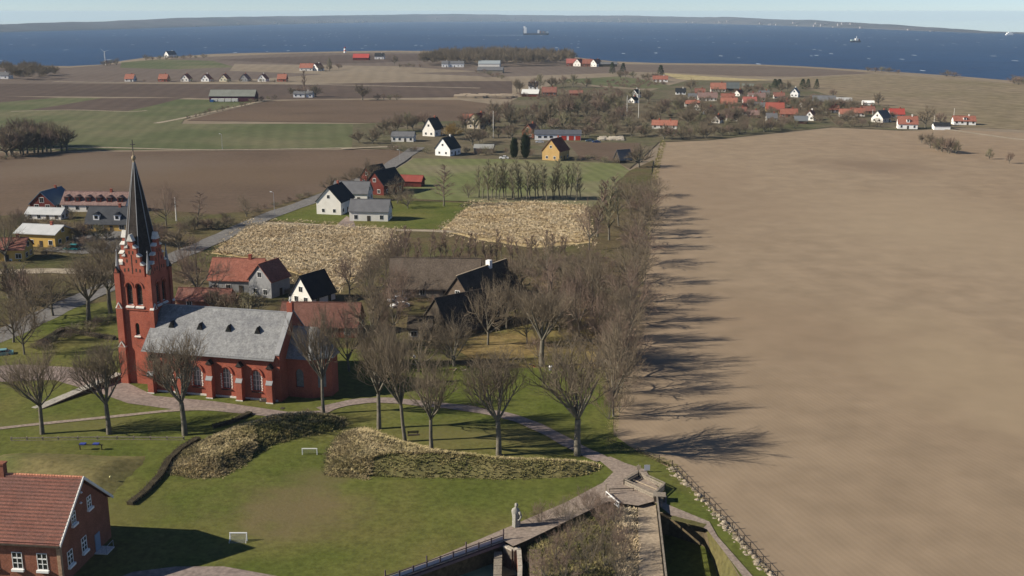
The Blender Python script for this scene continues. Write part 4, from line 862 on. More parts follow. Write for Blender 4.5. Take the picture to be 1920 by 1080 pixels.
# ------------------------------------------------------------------ bare trees
bark = M('tree_bark', (.13,.115,.088), (.185,.165,.13), 6, fine=25)
twig = M('bare_twigs', (.165,.13,.09), (.215,.172,.122), 1.5)
twig_red = M('reddish_twigs', (.195,.138,.105), (.24,.175,.135), 1.5)
twig_green = M('greenish_twigs', (.20,.18,.11), (.24,.215,.135), 1.5)
twig_gold = M('ochre_twigs', (.28,.19,.07), (.33,.23,.09), 1.5)
needle = M('evergreen_needles', (.034,.046,.024), (.055,.07,.036), 3)
def rot_about(d, axis, ang): return Matrix.Rotation(ang, 3, axis) @ d
def grow(seed, kind):
    """segments (p0, p1, r0, r1, level) of a leafless tree about one unit tall"""
    r = random.Random(seed); segs = []
    PR = dict(
      linden=dict(th=.30, tr=.020, limbs=10, sp=(12, 48), ln=.36, sub=(6, 6, 4), sl=(.24, .15, .085), up=.30),
      round=dict(th=.22, tr=.018, limbs=8, sp=(18, 70), ln=.36, sub=(6, 5, 4), sl=(.26, .16, .09), up=.12),
      broad=dict(th=.16, tr=.022, limbs=8, sp=(25, 75), ln=.40, sub=(6, 5, 4), sl=(.28, .17, .10), up=.10),
      shrub=dict(th=.04, tr=.010, limbs=11, sp=(8, 55), ln=.50, sub=(5, 4, 3), sl=(.26, .15, .09), up=.22),
      far=dict(th=.20, tr=.026, limbs=9, sp=(15, 70), ln=.40, sub=(7, 7, 3), sl=(.27, .16, .1), up=.14),
      farshrub=dict(th=.05, tr=.014, limbs=11, sp=(8, 66), ln=.50, sub=(6, 6, 2), sl=(.28, .17, .1), up=.14))
    if kind in ('upright', 'birch'):
        p = Vector((0,0,0)); d = Vector((r.uniform(-.03,.03), r.uniform(-.03,.03), 1)); n = 10; rad = .011
        for i in range(n):
            q = p + d.normalized() / n; rr = rad * (1 - .09*(i+1)); segs.append((p, q, rad*(1-.09*i), rr, 0))
            if i >= 2:
                for k in range(5 if kind == 'upright' else 6):
                    az = r.uniform(0, 6.28); tilt = R(r.uniform(12, 34) if kind == 'upright' else r.uniform(25, 60)); b = p.lerp(q, r.random())
                    dd = Vector((math.cos(az)*math.sin(tilt), math.sin(az)*math.sin(tilt), math.cos(tilt)))
                    L = (.26 if kind == 'upright' else .24) * (1.15 - .08*i) * r.uniform(.6, 1.1)
                    e = b + dd*L; segs.append((b, e, .0042, .002, 2))
                    for j in range(7):
                        s0 = b.lerp(e, r.uniform(.25, 1)); d2 = rot_about(dd, dd.orthogonal().normalized(), R(r.uniform(-45, 45))); d2 = rot_about(d2, dd, r.uniform(0, 6.28)); d2.z += .1 if kind == 'upright' else -.25
                        segs.append((s0, s0 + d2.normalized()*L*r.uniform(.25, .5), .0018, .0009, 3))
            p = q; d += Vector((r.uniform(-.05,.05), r.uniform(-.05,.05), 0))
        return segs
    a = PR[kind]
    p = Vector((0,0,0)); top = Vector((r.uniform(-.015,.015), r.uniform(-.015,.015), a['th']))
    mid = top*.5 + Vector((r.uniform(-.008,.008), r.uniform(-.008,.008), 0))
    segs.append((p, mid, a['tr']*1.25, a['tr'], 0)); segs.append((mid, top, a['tr'], a['tr']*.9, 0))
    def branch(b, d, L, rad, lev):
        # two bent pieces, then side shoots along it
        d = d.normalized(); m = b + d*L*.5
        d2 = (d + Vector((r.uniform(-.18,.18), r.uniform(-.18,.18), a['up']*r.uniform(.6,1.4)))).normalized(); e = m + d2*L*.5
        segs.append((b, m, rad, rad*.75, lev)); segs.append((m, e, rad*.75, rad*.45, lev))
        if lev > 3: return
        k = a['sub'][lev-1]
        for i in range(k):
            t = .3 + .7*(i + r.random()*.8)/k; s0 = b.lerp(m, t*2) if t < .5 else m.lerp(e, min(1, t*2-1)); dd = d if t < .5 else d2
            ax = dd.orthogonal().normalized(); n = rot_about(dd, ax, R(r.uniform(22, 52))); n = rot_about(n, dd, r.uniform(0, 6.283)); n.z += a['up']
            Ls = a['sl'][lev-1] * r.uniform(.65, 1.15) * (1.1 - .35*t)
            rs = max(rad * .42, .0011)
            if lev == 3 or (lev == 2 and kind.startswith('far')):
                n.normalize(); segs.append((s0, s0 + n*Ls, max(rs*.8, .0012), .0006, 4))
            else: branch(s0, n, Ls, rs, lev+1)
    for i in range(a['limbs']):
        az = i * 6.283/a['limbs'] * 1.618 + r.uniform(-.4,.4); tilt = R(r.uniform(*a['sp'])) if i else R(6)
        dd = Vector((math.cos(az)*math.sin(tilt), math.sin(az)*math.sin(tilt), math.cos(tilt)))
        b = top if kind == 'linden' else mid.lerp(top, r.uniform(.2, 1)); L = a['ln'] * r.uniform(.8, 1.1)
        branch(b, dd, L, a['tr']*.5, 1)
    return segs
def seg_arrays(segs, k):
    P0 = np.array([s[0] for s in segs]); P1 = np.array([s[1] for s in segs]); R0 = np.array([s[2] for s in segs]); R1 = np.array([s[3] for s in segs])
    d = P1 - P0; d /= np.maximum(np.linalg.norm(d, axis=1, keepdims=True), 1e-9)
    ref = np.where(np.abs(d[:, 2:3]) < .9, np.array([[0,0,1.]]), np.array([[1.,0,0]]))
    a = np.cross(d, ref); a /= np.linalg.norm(a, axis=1, keepdims=True); b = np.cross(d, a)
    V = []
    for Pp, Rr in ((P0, R0), (P1, R1)):
        for i in range(k):
            t = 2*math.pi*i/k; V.append(Pp + (a*math.cos(t) + b*math.sin(t)) * Rr[:, None])
    V = np.stack(V, 1).reshape(-1, 3)
    base = (np.arange(len(segs)) * 2*k)[:, None]
    Q = np.concatenate([base + np.array([[i, (i+1) % k, k+(i+1) % k, k+i]]) for i in range(k)])
    return V, Q
TREES = {}
def tree_kind(key, seed, kind, tmat, thick=1.0):
    segs = grow(seed, kind)
    H_ = max(s[1].z for s in segs); segs = [(a/H_, b/H_, c/H_*(thick if l > 1 else 1), d/H_*(thick if l > 1 else 1), l) for a, b, c, d, l in segs]
    xs = sorted([s[1].x for s in segs] + [s[1].y for s in segs]); wdt = xs[int(len(xs)*.985)] - xs[int(len(xs)*.015)]
    V, Q = seg_arrays([s for s in segs if s[4] <= 1], 7); tm = np_mesh('trunk', V, Q, bark)
    V, Q = seg_arrays([s for s in segs if s[4] > 1], 3); cm = np_mesh('crown', V, Q, tmat)
    TREES[key] = (tm, cm, wdt, (V, Q))
for i in range(3): tree_kind('linden%d' % i, 11+i, 'linden', twig, .95)
for i in range(3): tree_kind('round%d' % i, 31+i, 'round', twig if i < 2 else twig_red, 1.25)
for i in range(2): tree_kind('broad%d' % i, 51+i, 'broad', twig, 1.0)
for i in range(2): tree_kind('upright%d' % i, 61+i, 'upright', twig_green, 1.3)
for i in range(2): tree_kind('sapling%d' % i, 65+i, 'upright', twig_red, 1.5)
tree_kind('birch0', 71, 'birch', twig_red, 1.3); tree_kind('birch1', 72, 'birch', twig_red, 1.3)
for i in range(3): tree_kind('shrub%d' % i, 81+i, 'shrub', [twig_red, twig, twig_red][i], 1.3)
for i in range(4): tree_kind('far%d' % i, 91+i, 'far', [twig, twig, twig_red, twig_green][i], 2.2)
for i in range(3): tree_kind('farshrub%d' % i, 101+i, 'farshrub', [twig, twig_red, twig_green][i], 2.2)
tree_kind('ochre0', 111, 'round', twig_gold, 2.4)
def conifer(key, seed, slim):
    r = np.random.default_rng(seed); n = 900; t = r.random(n)**.8; a = r.uniform(0, 6.283, n)
    rad = (.5*slim*(1-t)**.75 + .02) * (r.uniform(.55, 1.1, n)) if slim > .5 else slim*.5*np.sin(np.clip(t*2.6+.35, 0, 3.1))**.6 * r.uniform(.6, 1.1, n)
    c = np.stack([np.cos(a)*rad, np.sin(a)*rad, .06 + t*.92], 1); s = .055 * r.uniform(.6, 1.3, n)[:, None]
    o = np.stack([np.cos(a), np.sin(a), np.full(n, -.25 if slim > .5 else 1.2)], 1); tt = np.stack([-np.sin(a), np.cos(a), r.uniform(-.4, .4, n)], 1)
    V = np.stack([c - tt*s*.6, c + tt*s*.6, c + o*s*1.6], 1).reshape(-1, 3); T = np.arange(3*n).reshape(-1, 3)
    cm = np_mesh('crown', V, T, needle, True); V2, Q2 = seg_arrays([(Vector((0,0,0)), Vector((0,0,.9)), .02, .004, 0)], 6)
    TREES[key] = (np_mesh('trunk', V2, Q2, bark), cm, slim, None)
conifer('spruce0', 1, .55); conifer('spruce1', 2, .6); conifer('cypress0', 3, .3)
def tree(kind, u, v, vt, w, label, group=None, name='tree', cat='tree', z=0.0, hm=None, wm=None):
    p = P(u, v, z); h = hm or max(1.0, top_z(p, vt) - z); wdt = wm or w / ppm(p)
    tm, cm, w0, _ = TREES[kind]
    o = thing(name, label, cat, p, rng.uniform(0, 6.28), group)
    o.rotation_euler = (rng.gauss(0, .03), rng.gauss(0, .03), o.rotation_euler[2])
    sxy = min(wdt / w0, h * 1.9)
    for nm, me in (('trunk', tm), ('crown', cm)):
        c = link(nm, me, o); c.scale = (sxy, sxy, h)
    return o
G = 'old lindens round the lawn'
near = [
 ('linden0',80,818,640,118,'old linden nearest the photo edge of the rail fence, its base between fence and gravel ramp'),
 ('linden1',205,818,628,124,'linden by the rail fence below the foot of the stone ramp'),
 ('linden2',347,820,620,130,'linden standing before the church nave where the rail fence meets the hedge'),
 ('linden0',607,780,560,92,'linden with pale trunk in front of the church choir'),
 ('linden1',711,808,585,112,'linden beside the choir linden, first of those inside the lawn path'),
 ('linden2',760,832,600,92,'slim linden between the path and the corner of the dry grass bank'),
 ('linden0',810,850,640,106,'linden at the top of the dry grass bank with narrow crown'),
 ('linden1',935,858,640,142,'broad crowned linden in the middle behind the dry grass bank'),
 ('linden2',1083,858,632,165,'widest linden at the path bend beside the ploughed field'),
 ('linden1',1016,690,525,128,'lone linden on the dry lawn edge beside the pale bin'),
 ('round0',915,650,510,95,'bare tree in front of the dark thatched stable'),
 ('round1',100,595,490,95,'bare tree on the verge between churchyard hedge and asphalt road'),
 ('round0',65,612,500,88,'bare tree on the near verge of the asphalt road, beside the churchyard corner'),
 ('round1',26,645,520,92,'bare tree behind the teal car at the photo edge'),
 ('round0',46,668,545,80,'low forked tree behind the parked teal car, closest to the square'),
 ('linden2',167,605,470,105,'tall forked tree with limbs over the road, beside the church tower'),
 ('linden0',208,590,440,115,'tall tree immediately behind the church tower with one long side limb'),
 ('broad0',12,492,380,90,'dark trunked tree before the small yellow cottage'),
 ('round2',372,572,430,115,'bare tree just behind the junction of tower and nave'),
 ('round2',312,425,333,56,'tall reddish birch behind the spire'),
 ('birch0',370,428,358,48,'thin reddish birch in the green garden by the road'),
 ('broad1',463,408,358,52,'round crowned bare tree on the roadside embankment'),
 ('round0',655,700,570,95,'bare tree at the gable of the long red roofed barn'),
 ('round1',700,660,505,95,'bare tree between red roofed barn and thatched barn'),
 ('round2',740,640,500,85,'reddish tree in the yard of the thatched barn'),
 ('round0',725,520,440,62,'bare tree at the west end of the sapling row'),
 ('round1',700,590,455,85,'bare tree behind the long red roofed barn roof'),
 ('round2',655,560,455,70,'reddish tree next to the black roofed cottage'),
 ('broad0',852,690,570,110,'wide tree overhanging the pale timber shed'),
 ('broad1',785,700,580,100,'bare tree on the lawn in front of the pale timber shed'),
 ('round0',975,560,455,85,'bare tree behind the roof of the thatched farmhouse'),
 ('round2',1030,600,470,95,'reddish tree on the dry lawn edge near the thatched farmhouse'),
 ('round1',1075,570,450,90,'bare tree between dry lawn and sapling row'),
 ('round2',1085,640,490,95,'reddish bare tree in the middle of the dry lawn'),
 ('round0',1110,590,455,90,'bare tree at the upper corner of the dry lawn'),
 ('round2',1122,680,540,105,'dense reddish tree at the lower corner of the dry lawn'),
 ('round1',950,620,500,80,'bare tree at the gable of the dark thatched stable'),
 ('birch1',832,388,305,50,'feathery reddish birch on the lawn behind the white annex'),
 ('broad0',878,372,335,38,'small low bush tree at the edge of the pale green field'),
 ('round1',690,352,292,60,'big round tree towering over the red timber barn'),
 ('round0',660,352,310,45,'bare tree between the roadside and the red timber barn'),
 ('far0',622,362,325,36,'small dark tree behind the steep black gable'),
 ('broad1',745,382,325,48,'dark tangled tree before the red timber barn'),
 ('broad0',765,392,345,48,'low tangled tree on the lawn behind the white annex roof'),
 ('far1',1198,315,264,50,'dense round tree casting a dark shadow on the field corner'),
]
for k, u, v, vt, w_, lb in near: tree(k, u, v, vt, w_, lb.replace('photo edge of the', 'end of the').replace('at the photo edge','beside the square'), G if k.startswith('linden') and v > 750 else None)
edge = [(1150,785,600,95),(1158,740,575,100),(1160,712,560,105),(1165,690,540,105),(1172,650,510,100),(1180,610,480,95),(1186,570,450,95),(1192,535,430,90),(1196,500,405,90),(1200,468,385,90),(1206,440,362,85),(1212,415,345,82),(1218,395,330,78),(1224,370,322,60)]
AUTO = []
VT = 'bare trees in and round the village'
def auto(kind, u, v, vt, w, word, group, hm=None, wm=None, **k): AUTO.append((kind, u, v, vt, w, word, group, hm, wm, k))
ORD = 'first second third fourth fifth sixth seventh eighth ninth tenth eleventh twelfth thirteenth fourteenth fifteenth sixteenth seventeenth eighteenth nineteenth twentieth twenty-first twenty-second twenty-third twenty-fourth twenty-fifth twenty-sixth twenty-seventh twenty-eighth twenty-ninth thirtieth'.split()
marks = ['lowest', 'second', 'third', 'fourth', 'fifth', 'sixth', 'seventh', 'eighth', 'ninth', 'tenth', 'eleventh', 'twelfth', 'thirteenth', 'last']
for i, (u, v, vt, w_) in enumerate(edge):
    tree(('round%d' % (i % 3)), u, v, vt, w_, ('dense bare tree on the ploughed field edge, %s counted up from the path bend' % marks[i]).replace('lowest', 'first'), 'trees along the ploughed field edge')
for i, (u, v, vt, w_) in enumerate([(1142,452,338,85),(1120,446,335,75),(1160,425,330,80),(1183,405,322,80),(1152,398,322,70),(1128,415,335,70),(1105,470,365,60)]):
    tree(('upright0','sapling0','upright1','round0','sapling1','upright0','round2')[i], u, v, vt, w_, ('tall thin stemmed tree at the centre front of the copse by the dry field','slim reddish tree inside the copse by the dry field, its second stem','thin stemmed tree at the field side of the copse by the dry field','bushy tree in the copse nearest to the ploughed field edge','reddish tree at the back of the copse by the dry field','thin stemmed tree at the back end of the copse beside the slender trees','short reddish tree at the dry field side of the copse')[i], 'copse by the dry field')
for i in range(30):
    u = 722 + i*11.6 + rng.uniform(-4, 4); v = 492 + rng.uniform(-6, 8); tree('sapling%d' % (i % 2), u, v, v - rng.uniform(45, 66), rng.uniform(16, 26), '%s brown sapling from the left end of the close row behind the thatched barn' % ORD[i], 'sapling row behind the thatched barn')
for i in range(22):
    u = 738 + i*15 + rng.uniform(-5, 5); v = 505 + rng.uniform(-5, 12); tree('shrub%d' % (i % 3), u, v, v - rng.uniform(28, 45), rng.uniform(24, 38), '%s low brown shrub from the left end, under the sapling row' % ORD[i], 'shrubs under the sapling row', name='shrub', cat='shrub')
for i in range(26):
    u = 900 + i*7.4 + rng.uniform(-4, 4); v = 374 + rng.uniform(-3, 4); tree('upright%d' % (i % 2), u, v, v - rng.uniform(62, 82), rng.uniform(20, 34), '%s slender greenish tree from the left end of the pale green field edge' % ORD[i], 'slender trees on the pale green field edge')
# scrub along the field edge and through the farm gardens
for i in range(26):
    t = i/25; u = 1152 + 62*t + rng.uniform(-14, 8); v = 800 - 400*t + rng.uniform(-10, 10); s_ = (v/800)
    tree('shrub%d' % (i % 3), u, v, v - 70*s_ + rng.uniform(-8, 8), 60*s_, '%s bare shrub up the ploughed field hedge counted from the path bend' % ORD[i], 'hedge shrubs along the ploughed field', name='shrub', cat='shrub')
for i in range(30):
    u = rng.uniform(640, 1150); v = rng.uniform(520, 690)
    if 760 < u < 960 and 560 < v < 650 or (600 < u < 700 and v > 560): u = rng.uniform(960, 1140)
    hh = rng.uniform(45, 110); pq = P(u, v); auto(('shrub%d' % (i % 3)) if i % 3 else 'round%d' % (i % 2), u, v, 0, 0, 'tangled brown undergrowth tree', VT, top_z(pq, v - hh), rng.uniform(50, 85)/ppm(pq))
for i, (u, v, h_, w_) in enumerate([(1012,992,4.2,4),(1060,985,4.5,4.2),(1098,965,4.4,4.5),(1042,1052,4.0,4.2),(1100,1078,6.5,6),(1130,1010,5,5),(1152,985,4.2,4),(1088,1016,4.6,4.5),(1165,1050,5,5),(1022,1085,3.6,4),(1135,1065,5.5,5),(1068,1035,4.2,4),(1120,975,4,4.2),(1160,1090,4.6,5),(1060,1092,4.8,5)]):
    auto('shrub%d' % (i % 3), u, v, 0, 0, 'leafless bed shrub', VT, h_, w_, z=-.5)

# trees of the village and the far fields
def line(kinds, u0, v0, u1, v1, n, h0, h1, wf, word, group, j=5):
    for i in range(n):
        t = (i + .5) / n; u = u0 + (u1-u0)*t + rng.uniform(-j, j)*1.6; v = v0 + (v1-v0)*t + rng.uniform(-j, j)*.5
        h = rng.uniform(h0, h1); auto(kinds[i % len(kinds)], u, v, 0, 0, word, group, h, h*wf*rng.uniform(.85, 1.2))
FR = ['far0', 'far1', 'far2', 'far3']; SH = ['farshrub0', 'farshrub1', 'farshrub2']
VT = 'bare trees in and round the village'
line(FR[:2], 672,272,735,262,4, 7,10, 1.0, 'rounded bare tree', VT)
line(FR, 720,252,800,238,7, 8,12, .9, 'bare tree', VT)
line(SH, 735,283,800,287,6, 3,4.5, 1.6, 'dark shrub', VT)
line(['ochre0'], 838,262,852,262,2, 8,10, .9, 'ochre budding tree', VT, 2)
line(FR, 850,250,960,236,8, 8,13, .8, 'bare tree', VT, 8)
line(SH, 870,290,1000,293,8, 3,5, 1.4, 'dark shrub', VT)
auto('cypress0', 964,298,0,0,'dark columnar cypress',VT,9,2.8); auto('cypress0', 985,298,0,0,'dark columnar cypress',VT,10.5,3.4)
line(FR, 880,270,1000,255,9, 7,11, .85, 'bare tree', VT, 10)
line(FR, 930,235,1160,212,16, 10,15, .85, 'tall bare tree', VT, 12)
line(FR, 1000,245,1230,236,14, 8,13, .9, 'bare tree', VT, 10)
line(FR, 1060,258,1230,256,8, 6,9, .9, 'bare tree', VT, 8)
line(FR, 1040,205,1220,190,14, 9,14, .9, 'bare tree', VT, 10)
line(FR, 955,172,1100,162,9, 10,15, .8, 'bare tree', VT, 6)
line(SH, 1010,190,1100,186,6, 4,6, 1.2, 'bare shrub', VT, 6)
line(SH, 1068,300,1160,306,7, 2.5,4.5, 1.5, 'dark shrub', VT)
line(FR + SH, 1235,262,1330,258,9, 6,10, .9, 'bare hedge tree', VT, 4)
line(FR + SH, 1335,256,1490,241,14, 6,10, .95, 'bare hedge tree', VT, 4)
line(FR, 1280,232,1440,222,13, 7,11, .9, 'bare garden tree', VT, 8)
line(FR, 1290,215,1460,200,10, 6,10, .9, 'bare garden tree', VT, 6)
line(FR, 1225,222,1290,200,6, 8,12, .9, 'bare garden tree', VT, 6)
line(FR, 1390,178,1480,172,6, 8,12, .85, 'bare tree', VT, 4)
line(FR, 1430,205,1540,196,8, 7,10, .9, 'bare garden tree', VT, 5)
line(FR, 1500,212,1600,208,9, 7,11, .9, 'bare garden tree', VT, 6)
line(SH, 1560,236,1660,240,8, 4,6, 1.3, 'bare hedge shrub', VT, 3)
line(FR, 1596,206,1640,210,4, 6,9, .9, 'bare tree', VT, 4)
auto('far0', 1646,198,0,0, 'lone bare tree', VT, 11, 8); auto('far1', 1735,240,0,0, 'large bare tree', VT, 14, 13); auto('far2', 1762,236,0,0, 'bare tree', VT, 9, 8)
auto('far2', 1562,182,0,0, 'round bare tree', VT, 7, 7)
line(['spruce0','spruce1'], 1500,166,1535,168,3, 7,9, .6, 'dark evergreen', VT, 2)
line(['spruce0'], 1447,166,1462,166,2, 8,10, .9, 'dark evergreen', VT, 2)
auto('far1', 1295,172,0,0, 'rounded dark tree', VT, 12, 13)
auto('spruce0', 1238,146,0,0, 'tall dark spruce', VT, 13, 8); auto('spruce1', 1148,139,0,0, 'dark spruce', VT, 13, 7); auto('spruce0', 1168,139,0,0, 'dark spruce', VT, 12, 7)
line(FR, 1150,144,1230,152,7, 6,9, 1.2, 'bare scrub tree', VT, 4)
line(FR, 1740,280,1795,290,8, 6,9, .8, 'thin bare hedge tree', 'trees of the field hedge', 4)
auto('far3', 1855,300,0,0, 'thin bare hedge tree', 'trees of the field hedge', 6, 4); auto('far2', 1892,308,0,0, 'thin bare hedge tree', 'trees of the field hedge', 6, 4); auto('far0', 1728,270,0,0,'thin bare hedge tree','trees of the field hedge',6,4)
# western fields
line(SH, 240,153,545,154,14, 3,5, 1.3, 'dark garden bush', 'bushes by the row houses', 3)
auto('sapling0', 573,183,0,0, 'lone upright poplar', None, 22, 6)
auto('far0', 592,182,0,0, 'round bare tree', None, 11, 11); auto('far1', 680,188,0,0, 'big bare tree in the field hedge', None, 14, 15)
line(FR, 540,180,565,181,3, 7,9, 1.0, 'bare tree', VT, 3)
line(SH, 700,187,750,188,4, 4,6, 1.3, 'dark hedge bush', 'bushes on the far field boundary', 2)
line(SH, 348,224,520,184,16, 2.5,4.5, 1.3, 'scrubby hedge bush', 'bushes along the sloping farm track', 2)
line(FR, 590,134,640,131,3, 6,9, 1.1, 'bare tree', VT, 3); auto('far3', 618,132,0,0, 'thin bare tree', None, 16, 7)
auto('far0', 740,122,0,0, 'dark tree', None, 14, 10); line(SH, 745,125,790,126,5, 4,6, 1.6, 'dark bush', 'bushes by the big wood', 3)
line(SH, 895,136,945,148,6, 4,6, 1.8, 'dark bush', 'bushes round the grey halls', 3)
line(SH, 190,124,222,121,4, 6,10, 1.3, 'cliff edge bush', 'bushes on the cliff edge', 2); line(SH, 268,113,385,109,10, 5,9, 1.6, 'cliff edge bush', 'bushes on the cliff edge', 2)
line(SH, 1620,133,1690,138,5, 5,7, 1.8, 'cliff edge bush', 'bushes on the cliff edge', 2); line(SH, 1765,143,1800,146,2, 6,8, 1.8, 'cliff edge bush', 'bushes on the cliff edge', 2); line(SH, 1895,157,1930,160,3, 8,10, 1.8, 'cliff edge bush', 'bushes on the cliff edge', 2)
line(FR, 2,294,125,284,13, 12,16, .95, 'tall tree of the dense grove', 'dense grove by the field track', 5); line(FR, 0,280,110,276,8, 13,17, .95, 'tall tree of the dense grove', 'dense grove by the field track', 5)
line(SH, -10,305,40,292,5, 2,3, 2, 'low hedge bush', 'low hedge before the grove', 3)
# gardens around the left houses
line(SH + FR, 20,430,70,440,5, 5,8, .9, 'bare garden tree', VT, 8)
line(FR, 120,455,200,450,5, 5,8, 1.0, 'bare garden tree', VT, 8)
line(SH, 130,470,240,475,8, 3,5, 1.4, 'brown garden shrub', VT, 8)
line(SH + FR, 330,440,440,425,9, 3,6, 1.1, 'bare garden shrub', VT, 8)
line(FR[:3], 265,460,330,470,4, 7,10, 1.0, 'bare tree', VT, 8)
line(SH, 470,400,590,366,7, 1.5,2.5, 2, 'low roadside bush', VT, 3)
line(FR + SH, 400,590,470,600,4, 5,7, 1.0, 'bare garden tree', VT, 6); line(SH, 520,600,580,596,4, 3,5, 1.1, 'bare garden shrub', VT, 5)
line(SH, 60,660,215,600,10, 1.5,2.6, 2.2, 'churchyard hedge shrub', 'shrubs of the churchyard hedge', 5)
line(FR, 20,560,60,580,3, 8,11, .9, 'bare roadside tree', VT, 6)
NEAR = LAND + [('the granite statue',965,990), ('the white barrier',1148,945), ('the sandy rampart walk',1212,1040), ('the timber pen',1210,915), ('the dividing wall',975,1070), ('the nave roof', 420, 640), ('the stone ramp', 130, 745)]
cnt = {}
rows_ = []
for t in AUTO:
    kind, u, v, vt, w_, word, grp, hm_, wm_, k = t
    ds = sorted(((abs(u-a)*1.0 + abs(v-b)*2.2, nm, a, b) for nm, a, b in NEAR))[:3]
    _, nm, a, b = ds[0]; rel = 'behind' if v < b - 4 else ('in front of' if v > b + 4 else 'beside')
    rows_.append([t, '%s %s %s' % (word, rel, nm), ds[1][1]])
from collections import Counter, defaultdict
c1 = Counter(r_[1] for r_ in rows_)
for r_ in rows_:
    if c1[r_[1]] > 1 and len((r_[1] + ' towards ' + r_[2]).split()) <= 15: r_[1] = r_[1] + ', towards ' + r_[2]
byl = defaultdict(list)
for r_ in rows_: byl[r_[1]].append(r_)
words = ['tallest', 'second tallest', 'third tallest', 'fourth tallest', 'fifth tallest', 'sixth tallest', 'seventh tallest', 'eighth tallest', 'ninth tallest', 'tenth tallest']
for lb, rs in byl.items():
    rs.sort(key=lambda r_: -r_[0][7])
    for i, r_ in enumerate(rs):
        kind, u, v, vt, w_, word, grp, hm_, wm_, k = r_[0]
        if grp and grp != VT:
            k_ = sorted(q[0][1] for q in rows_ if q[0][6] == grp and q[0][5] == word); L2 = '%s %s counted from the left end of the %s' % (ORD[k_.index(u)], word, grp)
        else: L2 = (words[min(i, 9)] + ' ' + lb) if len(rs) > 1 else lb
        nm = 'shrub' if kind.startswith('farshrub') or kind.startswith('shrub') else ('spruce' if kind.startswith('spruce') else ('cypress' if kind.startswith('cyp') else 'tree'))
        tree(kind, u, v, vt, w_, ' '.join(L2.split()[:16]), grp, name=nm, cat='shrub' if nm == 'shrub' else 'tree', hm=hm_, wm=wm_, **k)
def wood(name, poly, n, h0, h1, seed):
    r = np.random.default_rng(seed); rp = random.Random(seed); pp = [tuple(P(*q)[:2]) for q in poly]; xs = [q[0] for q in pp]; ys = [q[1] for q in pp]
    VV = []; QQ = []; o = 0; c = 0
    while c < n:
        x = rp.uniform(min(xs), max(xs)); y = rp.uniform(min(ys), max(ys))
        if not in_poly(x, y, pp): continue
        V, Q = TREES['far%d' % (c % 3)][3]; h = rp.uniform(h0, h1); w0 = h * rp.uniform(.7, 1.0) / TREES['far%d' % (c % 3)][2]; a = rp.uniform(0, 6.28)
        Rm = np.array([[math.cos(a), -math.sin(a), 0], [math.sin(a), math.cos(a), 0], [0,0,1]])
        VV.append((V @ Rm.T) * [w0, w0, h] + [x, y, 0]); QQ.append(Q + o); o += len(V); c += 1
    return link(name, np_mesh(name, np.concatenate(VV), np.concatenate(QQ), twig), kind='stuff')
wood('woods', [(792,123),(880,125),(1000,125),(1072,124),(1070,112),(940,108),(800,112)], 190, 15, 21, 5)
wood('woods', [(-60,152),(60,151),(108,149),(100,135),(0,130),(-60,133)], 60, 10, 15, 6)

# ------------------------------------------------------------------ fences, walls and hedges near the church
def rail_fence(name, label, cat, px, post_h, rails, mat, step=2.4, pw=.14, rw=.08, rh=.12, z=0.0, group=None, closed=False, tall=None):
    pts = [P(u, v, z) for u, v in px]; o = thing(name, label, cat, pts[0], 0, group); org = pts[0]
    pts = pts + [pts[0]] if closed else pts
    spots = []
    for a, b in zip(pts, pts[1:]):
        n = max(1, round((b-a).length / step))
        for i in range(n): spots.append(a.lerp(b, i/n))
    spots.append(pts[-1])
    pm = MB().box(-pw/2, pw/2, -pw/2, pw/2, -.2, post_h).mesh('post', mat)
    for i, q in enumerate(spots[:-1] if closed else spots):
        link('post', pm, o, q - org).scale = (1, 1, tall if tall and i % 4 == 0 else 1)
    for a, b in zip(spots, spots[1:]):
        for h in rails: part('rail', MB().bar(a-org+Vector((0,-.09,h)), b-org+Vector((0,-.09,h)), rw, rh), mat, o)
    return o
rail_fence('rail_fence', 'weathered two rail timber fence behind the grassy mound and below the lindens', 'fence', [(22,830),(110,829),(220,828),(345,829)], .95, (.35,.8), wood_grey, 2.6, .18, .09, .16)
def hedge(name, label, px, wd, ht, mat, seed, dens=60):
    pts = [P(*q) for q in px]; r = np.random.default_rng(seed); segs = []
    L = sum((b-a).length for a, b in zip(pts, pts[1:])); o = pts[0]
    for a, b in zip(pts, pts[1:]):
        d = (b-a); n = int(d.length * dens); nrm = Vector((-d.y, d.x, 0)).normalized()
        for i in range(n):
            c = a.lerp(b, r.random()) + nrm * r.uniform(-wd/2, wd/2) - o; z = ht * r.uniform(0, .85)
            dd = Vector((r.uniform(-.6,.6), r.uniform(-.6,.6), r.uniform(.1, 1))).normalized() * r.uniform(.25, .55)
            c.z = z; segs.append((c, c + dd, .03, .015, 2))
    V, Q = seg_arrays(segs, 3); m = link(name, np_mesh(name, V, Q, mat), None, o); tag(m, label, 'hedge')
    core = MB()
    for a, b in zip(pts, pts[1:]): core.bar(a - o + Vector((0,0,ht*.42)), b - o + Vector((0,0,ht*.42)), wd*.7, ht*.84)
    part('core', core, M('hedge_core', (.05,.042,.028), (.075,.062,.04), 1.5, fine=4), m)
    return m
hedge('hedge', 'dark clipped leafless hedge curving from the linden down to the brick house', [(372,828),(342,846),(318,868),(300,900),(272,930),(244,952)], 1.3, 1.0, M('hedge_twigs', (.085,.07,.045), (.125,.10,.065), 1), 3)
hedge('hedge', 'low ragged hedge in front of the church square along the mound', [(400,806),(440,795),(470,780)], 1.2, 1.0, M('hedge_twigs', (.085,.07,.045)), 4)
hedge('hedge', 'low brown hedge of the churchyard corner beside the asphalt road', [(75,650),(120,622),(165,632),(215,640)], 1.6, 1.2, twig_red, 5, 40)
